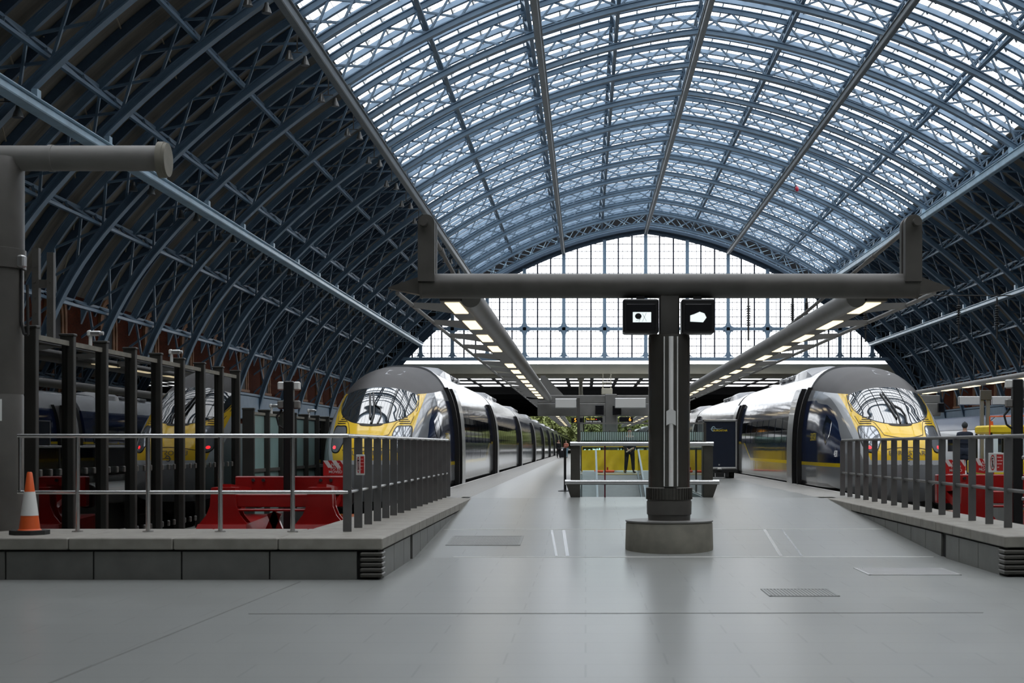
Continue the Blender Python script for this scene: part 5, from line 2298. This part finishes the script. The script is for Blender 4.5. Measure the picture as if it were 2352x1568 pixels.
DYP = 75
xp0, zp0 = px3(1640, 690, DYP)
xp1, _ = px3(2330, 690, DYP)
wire([(xp0, DYP, zp0 + .25), (xp1, DYP, zp0 + .25)], .035, 'span_wire', 'thin span wire behind the T beam carrying the insulators')
insulator(1719, 684, 782, DYP, 'long hanging insulator in front of the window, first right of the monitors')
insulator(1820, 684, 760, DYP, 'hanging insulator in front of the window, second right of the monitors')
insulator(1853, 684, 740, DYP, 'hanging insulator in front of the window, third right of the monitors')
insulator(1988, 700, 785, DYP, 'hanging insulator just below the right canopy lamps')
insulator(2202, 684, 775, DYP, 'hanging insulator against the dark right slope, below the pale beam')
insulator(2290, 684, 780, DYP, 'hanging insulator against the dark right slope, furthest right')

bx_, bz_ = px3(1829, 432, 138)
t = thing('balloon', 'small crumpled red balloon caught under the glazed roof, right of centre', 'balloon', (bx_, 138, bz_))
m = MB()
m.ball((bx_ + .06, 138, bz_ - .08), .20, 10, .9, .8, 1.25)
m.cyl((bx_ + .02, 138, bz_ + .14), (bx_ - .04, 138, bz_ + .26), .05, 8, .02)
m.build('balloon_skin', mat('balloon_red', (.45, .02, .05), .35), t)
m = MB()
m.tube([(bx_ - .04, 138, bz_ + .25), (bx_ - .16, 138.02, bz_ + .10), (bx_ - .10, 138, bz_ - .06), (bx_ - .22, 138, bz_ - .20)], .04, 6)
m.tube([(bx_ - .04, 138, bz_ + .25), (bx_ - .06, 138, bz_ + .62)], .012, 6)
m.build('ribbon', M_rubber, t)

# equipment box hung below the extension soffit
xb, zb_ = px3(1394, 900, 150)
t = thing('hung_luminaire', 'pale box shaped luminaire hung under the dark far roof, left of the column', 'luminaire', (xb, 150, zb_))
m = MB()
m.bbox(xb - .55, xb + .55, 149.2, 150.8, zb_ - .25, zb_ + .35, .05)
m.build('housing', M_cream, t, smooth=0)
m = MB()
for dx in (-.4, .4):
    m.cyl((xb + dx, 150, zb_ + .3), (xb + dx, 150, zb_ + 1.9), .04, 8)
m.box(xb - .5, xb + .5, 149.9, 150.1, zb_ + .9, zb_ + 1.0)
m.bar((xb - .5, 150, zb_ + .4), (xb + .5, 150, zb_ + 1.8), .05, .05)
m.build('hanger_frame', M_cream, t, smooth=0)

# ------------------------------------------------------------------ neighbouring platform at the right
t = thing('passenger_train', 'white passenger train with navy roof and orange stripe at the far right platform', 'train', (18.9, 75, -.95))
XW = 17.65
for k in range(3):
    y0, y1 = 45 + k * 20.5, 45 + k * 20.5 + 20
    m = MB()
    prof = [(XW, -.7), (XW, 1.75), (XW + .10, 2.05), (XW + .5, 2.4), (XW + 1.4, 2.55), (XW + 2.3, 2.4), (XW + 2.7, 2.05), (XW + 2.8, 1.75), (XW + 2.8, -.7)]
    m.prism(prof, 'y', y0, y1)
    b = m.build('coach', mat('train_white', (.62, .64, .66), .25, coat=.3) if 'train_white' not in MATS else MATS['train_white'], t, smooth=40)
    m = MB()
    m.prism([(XW + .0, 1.86), (XW + .07, 2.06), (XW + .48, 2.43), (XW + 1.4, 2.58), (XW + 2.32, 2.43), (XW + 2.73, 2.06), (XW + 2.8, 1.86)], 'y', y0 + .02, y1 - .02)
    m.build('roof', mat('train_navy_roof', (.03, .05, .10), .3) if 'train_navy_roof' not in MATS else MATS['train_navy_roof'], b, smooth=40)
    m = MB()
    m.box(XW - .012, XW, y0, y1, -.05, .20)
    m.build('orange_stripe', M_orange, b, smooth=0)
    m = MB()
    m.box(XW - .012, XW, y0, y1, -.7, -.05)
    m.build('lower_side', M_navy, b, smooth=0)
    y = y0 + 1.2
    while y + 1.6 < y1 - 1:
        m = MB()
        m.bbox(XW - .015, XW, y, y + 1.5, .85, 1.55, .005)
        m.build('coach_window', M_winband, b, smooth=0)
        y += 1.95

ty = 43
(xa, za), (xb2, zb2) = px3(2274, 976, ty), px3(2400, 1080, ty)
t = thing('service_vehicle', 'yellow service vehicle with an orange beacon behind the right railing', 'vehicle', ((xa + xb2) / 2, ty, 0))
m = MB()
m.bbox(xa, xb2, ty, ty + 2.6, .25, .70, .05)
m.build('body', M_yellow, t, smooth=0)
m = MB()
m.bbox(xa + .02, xb2, ty + .05, ty + 1.8, 1.46, za, .05)
m.build('cab_roof', M_yellow, t, smooth=0)
m = MB()
for x in (xa + .06, xa + .85, xb2 - .06):
    m.box(x - .03, x + .03, ty + .08, ty + .14, .7, 1.47)
    m.box(x - .03, x + .03, ty + 1.7, ty + 1.76, .7, 1.47)
m.build('cab_pillar', M_black, t, smooth=0)
m = MB()
m.box(xa + .08, xb2 - .05, ty + .10, ty + .11, .7, 1.47)
m.build('windscreen', M_bal_glass, t, smooth=0)
m = MB()
for x in (xa + .25, xb2 - .25):
    for y in (ty + .5, ty + 2.1):
        m.cyl((x - .1, y, .26), (x + .1, y, .26), .26, 20)
m.build('wheel', M_rubber, t)
m = MB()
m.cyl((xa + .12, ty + .3, za), (xa + .12, ty + .3, za + .12), .06, 14, .045)
m.build('beacon', M_orange, t)
m = MB()
m.tube([(xa + .02, ty + .1, za + .25), (xb2, ty + .1, za + .28)], .02, 8)
m.cyl((xa + .02, ty + .1, .6), (xa + .02, ty + .1, za + .25), .02, 8)
m.build('roof_bar', M_orange, t)

yy = 46
for px, lb in ((2260, 'left'), (2267, 'right')):
    pass
t = thing('twin_post', 'twin grey steel posts with cross bracket in front of the white train', 'post', (px3(2262, 0, yy)[0], yy, 0))
for px in (2255, 2269):
    x = px3(px, 0, yy)[0]
    m = MB()
    m.bbox(x - .055, x + .055, yy - .06, yy + .06, 0, px3(0, 896, yy)[1], .01)
    m.build('post', M_grey2, t, smooth=0)
m = MB()
xa_, za_ = px3(2251, 896, yy)
xb_, zb__ = px3(2276, 918, yy)
m.bbox(xa_, xb_, yy - .1, yy - .06, zb__, za_, .01)
m.build('bracket', M_grey, t, smooth=0)


# ------------------------------------------------------------------ people
def skin_mesh(name, joints, edges, radii, material, parent, root, sub=2):
    keys = list(joints)
    me = bpy.data.meshes.new(name)
    me.from_pydata([joints[k] for k in keys], [(keys.index(a), keys.index(b)) for a, b in edges], [])
    ob = bpy.data.objects.new(name, me)
    COL.objects.link(ob)
    sk = ob.modifiers.new('skin', 'SKIN')
    sk.use_smooth_shade = True
    for i, k in enumerate(keys):
        v = me.skin_vertices[0].data[i]
        r = radii[k]
        v.radius = r if isinstance(r, tuple) else (r, r)
        v.use_root = (k == root)
    sb = ob.modifiers.new('subdivision', 'SUBSURF')
    sb.levels = sub
    sb.render_levels = sub
    dg = bpy.context.evaluated_depsgraph_get()
    me2 = bpy.data.meshes.new_from_object(ob.evaluated_get(dg))
    me2.name = name
    bpy.data.objects.remove(ob)
    me2.materials.clear()
    me2.materials.append(material)
    me2.shade_smooth()
    o = bpy.data.objects.new(name, me2)
    COL.objects.link(o)
    if parent:
        o.parent = parent
    return o


def person(label, x, y, z, h, yaw, pose, top, trousers, hat=None, coat=False, group=None, hair=M_hair):
    """pose: dict overriding joints, given for a 1.75 m figure facing -y"""
    T = thing('person', label, 'person', (x, y, z), group)
    T.rotation_euler.z = yaw
    k = h / 1.75
    J = dict(pel=(0, 0, .95), wai=(0, .0, 1.08), che=(0, .0, 1.28), nk0=(0, .01, 1.45), nk1=(0, 0, 1.52), hd0=(0, -.02, 1.60), hd1=(0, -.015, 1.68), hd2=(0, 0, 1.735))
    for s_, n in ((1, 'l'), (-1, 'r')):
        J.update({'sh' + n: (s_ * .185, .01, 1.41), 'el' + n: (s_ * .235, .03, 1.13), 'wr' + n: (s_ * .235, -.06, .90), 'pm' + n: (s_ * .23, -.09, .82),
                  'hp' + n: (s_ * .10, 0, .90), 'kn' + n: (s_ * .11, -.02, .49), 'an' + n: (s_ * .12, .02, .09), 'he' + n: (s_ * .12, .01, .045), 'to' + n: (s_ * .14, -.17, .03)})
    J.update(pose)
    J = {a: tuple(c * k for c in b) for a, b in J.items()}
    R = dict(pel=(.15, .11), wai=(.13, .10), che=(.16, .11), nk0=(.10, .08), nk1=.055, hd0=(.072, .085), hd1=(.076, .092), hd2=(.055, .065))
    for n in 'lr':
        R.update({'sh' + n: .062, 'el' + n: .044, 'wr' + n: .030, 'pm' + n: (.036, .022), 'hp' + n: .085, 'kn' + n: .058, 'an' + n: .042, 'he' + n: .04, 'to' + n: (.036, .022)})
    R = {a: (tuple(c * k for c in b) if isinstance(b, tuple) else b * k) for a, b in R.items()}
    E = [('pel', 'wai'), ('wai', 'che'), ('che', 'nk0'), ('nk0', 'nk1'), ('nk1', 'hd0'), ('hd0', 'hd1'), ('hd1', 'hd2')]
    for n in 'lr':
        E += [('nk0', 'sh' + n), ('sh' + n, 'el' + n), ('el' + n, 'wr' + n), ('wr' + n, 'pm' + n), ('pel', 'hp' + n), ('hp' + n, 'kn' + n), ('kn' + n, 'an' + n), ('an' + n, 'he' + n), ('he' + n, 'to' + n)]
    # fingers and thumbs, each a short bent chain from the palm
    for s_, n in ((1, 'l'), (-1, 'r')):
        pm, wr = Vector(J['pm' + n]), Vector(J['wr' + n])
        d = (pm - wr).normalized()
        side = Vector((s_, 0, 0)).cross(d)
        side = side.normalized() if side.length > .01 else Vector((0, 1, 0))
        for q in range(4):
            off = side * (q - 1.5) * .019 * k
            L = (.075, .085, .08, .062)[q] * k
            a = pm + off + d * .01 * k
            b = a + d * L * .55 + Vector((-s_ * .006, 0, 0)) * k
            c = b + d * L * .45 + Vector((-s_ * .02, 0, 0)) * k
            for nm, p, r in (('a', a, .010), ('b', b, .009), ('c', c, .0075)):
                J['f%s%d%s' % (n, q, nm)] = tuple(p)
                R['f%s%d%s' % (n, q, nm)] = r * k
            E += [('pm' + n, 'f%s%da' % (n, q)), ('f%s%da' % (n, q), 'f%s%db' % (n, q)), ('f%s%db' % (n, q), 'f%s%dc' % (n, q))]
        a = wr + (pm - wr) * .5 + side * -.035 * k
        b = a + d * .045 * k - side * .02 * k + Vector((-s_ * .012, 0, 0)) * k
        J['t%sa' % n], J['t%sb' % n] = tuple(a), tuple(b)
        R['t%sa' % n], R['t%sb' % n] = .013 * k, .010 * k
        E += [('wr' + n, 't%sa' % n), ('t%sa' % n, 't%sb' % n)]
    body = skin_mesh('body', J, E, R, M_skin, T, 'pel', 1)
    # clothes follow the same joints, a little thicker

    def sub(keys, fac, name, material, root, add=.0):
        JJ = {a: J[a] for a in keys}
        EE = [e for e in E if e[0] in JJ and e[1] in JJ]
        RR = {a: (tuple(c * fac + add for c in R[a]) if isinstance(R[a], tuple) else R[a] * fac + add) for a in keys}
        return skin_mesh(name, JJ, EE, RR, material, T, root, 2)
    J['hem'] = tuple(Vector(J['pel']) + Vector((0, 0, -.10 * k)))
    up = ['pel', 'wai', 'che', 'nk0', 'shl', 'ell', 'wrl', 'shr', 'elr', 'wrr']
    if coat:
        J['cl'] = tuple(Vector(J['pel']) + Vector((0, .0, -.38 * k)))
        R['cl'] = (.19 * k, .15 * k)
        E.append(('pel', 'cl'))
        up += ['cl', 'nk1']
        R['nk1'] = (.085 * k, .095 * k)
    sub(up, 1.32 if coat else 1.26, 'coat' if coat else 'jacket', top, 'pel', .006 * k)
    sub(['pel', 'hpl', 'knl', 'anl', 'hpr', 'knr', 'anr'], 1.36, 'trousers', trousers, 'pel', .006 * k)
    for n in 'lr':
        m = skin_mesh('shoe', {a: J[a] for a in ('an' + n, 'he' + n, 'to' + n)}, [('an' + n, 'he' + n), ('he' + n, 'to' + n)],
                      {'an' + n: .045 * k, 'he' + n: .046 * k, 'to' + n: (.044 * k, .03 * k)}, M_rubber, T, 'he' + n, 2)
    hd = Vector(J['hd1'])
    m = MB()
    m.ball(hd + Vector((0, .02, .022)) * k, (.112 if hat else .10) * k, 10, .86, .98, .92)
    hm_ = m
    if hat:
        m.ball(hd + Vector((0, .01, .11)) * k, .03 * k, 8)
        for i in range(3):
            m.lathe([(.10 * k, hd.z + (.0 + i * .012) * k), (.102 * k, hd.z + (.012 + i * .012) * k)], hd.x, hd.y + .01 * k, 20)
    # only the crown and the back of the head are covered
    keep = [i for i, v in enumerate(m.v) if v[2] > hd.z + .03 * k or v[1] > hd.y + .02 * k]
    ks = set(keep)
    idx = {o_: n_ for n_, o_ in enumerate(keep)}
    m2 = MB()
    m2.v = [m.v[i] for i in keep]
    m2.f = [tuple(idx[i] for i in f) for f in m.f if all(i in ks for i in f)]
    o = m2.build('woolly_hat' if hat else 'hair', hat or hair, None, smooth=60)
    o.parent = T
    # face: eyes, nose, mouth and ears joined in one mesh of features
    m = MB()
    for s_ in (-1, 1):
        m.ball(hd + Vector((s_ * .032, -.088, -.005)) * k, .010 * k, 6)
    m.bar(hd + Vector((-.022, -.092, -.068)) * k, hd + Vector((.022, -.092, -.068)) * k, .01 * k, .008 * k)
    o = m.build('eyes_and_mouth', M_hair, None, smooth=40)
    o.parent = T
    m = MB()
    m.ball(hd + Vector((0, -.097, -.032)) * k, .016 * k, 6, .8, 1, 1.5)
    for s_ in (-1, 1):
        m.ball(hd + Vector((s_ * .078, .0, -.02)) * k, .02 * k, 6, .4, .8, 1.5)
    o = m.build('nose_and_ears', M_skin, None, smooth=60)
    o.parent = T
    return T


# staff member behind the glass, holding a rolled paper in both hands
p = person('person in black uniform standing behind the travelator, holding a rolled paper low in both hands', px3(1446, 0, 61.0)[0], 61.0, 0, 1.80, 0.12,
           dict(ell=(.27, .02, 1.14), wrl=(.13, -.17, .98), pml=(.07, -.20, .93), elr=(-.27, .02, 1.14), wrr=(-.12, -.17, .96), pmr=(-.06, -.20, .91),
                knl=(.13, -.02, .49), anl=(.16, .02, .09), hel=(.16, .01, .045), tol=(.21, -.16, .03), knr=(-.13, -.02, .49), anr=(-.16, .02, .09), her=(-.16, .01, .045), tor=(-.21, -.16, .03)),
           M_cloth_k, M_cloth_k)
m = MB()
px_, pz_ = px3(1446, 0, 61.0)[0], .94
m.cyl((px_ - .14, 60.73, .86), (px_ + .12, 60.70, 1.02), .03, 12)
tag(m.build('rolled_paper', M_paper, None), 'buff roll of paper in the hands of the person behind the travelator', 'paper')

person('person in a long navy coat and woolly hat seen from behind, at the white train', px3(2216, 0, 50)[0], 50, 0, 1.86, PI - .3,
       dict(ell=(.25, -.05, 1.15), wrl=(.16, -.26, 1.08), pml=(.12, -.33, 1.10), elr=(-.25, -.02, 1.15), wrr=(-.2, -.2, 1.02), pmr=(-.17, -.27, 1.0)),
       M_cloth_n, M_cloth_n, hat=mat('grey_wool', (.04, .045, .05), .9, var=.2, scale=60), coat=True)

person('person in dark clothes far down the left platform beside a black suitcase', px3(1283, 0, 140)[0], 140, 0, 1.72, .4, {}, M_cloth_k, M_cloth_k)
person('person in a salmon top and pale jeans far down the left platform', px3(1300, 0, 140)[0], 140, 0, 1.66, -.5,
       dict(ell=(.30, -.04, 1.18), wrl=(.12, -.2, 1.2), pml=(.06, -.25, 1.22)), M_cloth_p, M_jeanp)
xs_ = px3(1292, 0, 139)[0]
t = thing('suitcase', 'black suitcase between the two people far down the left platform', 'suitcase', (xs_, 139, 0))
m = MB()
m.bbox(xs_ - .24, xs_ + .24, 138.85, 139.15, .05, .70, .04)
m.build('shell', M_cloth_k, t, smooth=30)
m = MB()
m.tube([(xs_ - .14, 139, .7), (xs_ - .14, 139, .98), (xs_ + .14, 139, .98), (xs_ + .14, 139, .7)], .012, 8)
m.build('handle', M_alu, t)
m = MB()
for k in (-1, 1):
    m.cyl((xs_ + k * .2, 138.9, .035), (xs_ + k * .2, 138.95, .035), .035, 10)
m.build('wheel', M_rubber, t)

person('person in black with a maroon bag behind the tall glass wall, nearest the pillar', px3(103, 0, 31)[0], 31, -.5, 1.70, .3, {}, M_cloth_k, M_cloth_k)
xm = px3(118, 0, 30.6)[0]
m = MB()
m.bbox(xm - .16, xm + .16, 30.45, 30.7, -.5, .25, .05)
tag(m.build('bag', M_maroon, None, smooth=30), 'tall maroon bag on the floor beside the person in black behind the glass', 'bag')
person('person in a pale blue top and jeans behind the tall glass wall', px3(256, 0, 41)[0], 41, -.5, 1.68, -.6,
       dict(ell=(.24, -.12, 1.18), wrl=(.10, -.28, 1.15), pml=(.06, -.34, 1.18)), M_cloth_b, M_jean)
person('person in navy clothes behind the tall glass wall, beside a magenta suitcase', px3(383, 0, 39)[0], 39, -.5, 1.70, .2, {}, M_cloth_n, M_cloth_k)
xm = px3(430, 0, 39)[0]
t = thing('suitcase', 'magenta suitcase behind the tall glass wall', 'suitcase', (xm, 39, -.5))
m = MB()
m.bbox(xm - .22, xm + .22, 38.85, 39.15, -.46, .22, .05)
m.build('shell', M_magenta, t, smooth=30)
m = MB()
m.tube([(xm - .13, 39, .2), (xm - .13, 39, .45), (xm + .13, 39, .45), (xm + .13, 39, .2)], .012, 8)
m.build('handle', M_alu, t)
m = MB()
for k in (-1, 1):
    m.cyl((xm + k * .18, 38.9, -.465), (xm + k * .18, 38.95, -.465), .035, 10)
m.build('wheel', M_rubber, t)


# ------------------------------------------------------------------ trees beyond the far end
def tree(x, y, h, r, label, seed):
    rng = random.Random(seed)
    t = thing('tree', label, 'tree', (x, y, -1.3), 'spring green trees beyond the platform end')
    m = MB()
    m.cyl((x, y, -1.3), (x, y, h * .6), .4, 12, .2)
    for i in range(6):
        a = rng.random() * 6.28
        m.cyl((x, y, h * (.25 + .05 * i)), (x + r * .6 * math.cos(a), y + r * .6 * math.sin(a), h * (.5 + .06 * i)), .12, 6, .04)
    m.build('trunk', M_bark, t)
    m = MB()
    for i in range(2200):
        a, b = rng.random() * 6.28, rng.random() ** .5
        zz = rng.random()
        rr = r * b * (math.sin(PI * (.15 + .8 * zz)) * .5 + .55)
        c = Vector((x + rr * math.cos(a), y + rr * math.sin(a), -1 + h * (.12 + .88 * zz)))
        u = Vector((rng.uniform(-1, 1), rng.uniform(-1, 1), rng.uniform(-1, 1))).normalized()
        v = u.cross(Vector((rng.uniform(-1, 1), rng.uniform(-1, 1), 1))).normalized()
        s_ = rng.uniform(.35, .8)
        m.add([c - u * s_, c + v * s_ * .6, c + u * s_, c - v * s_ * .6], [(0, 1, 2, 3)])
    m.build('foliage', M_foliage, t, smooth=0, recalc=False)


for row, (yy, sh) in enumerate(((436, 0.0), (452, 4.5), (468, 1.5))):
    for i in range(8):
        tree(-38 + sh + i * 9.6, yy, 12.5 + row * 1.5, 3.6, 'pale spring green tree in the leafy mass beyond the far platform end', i + 10 * row)
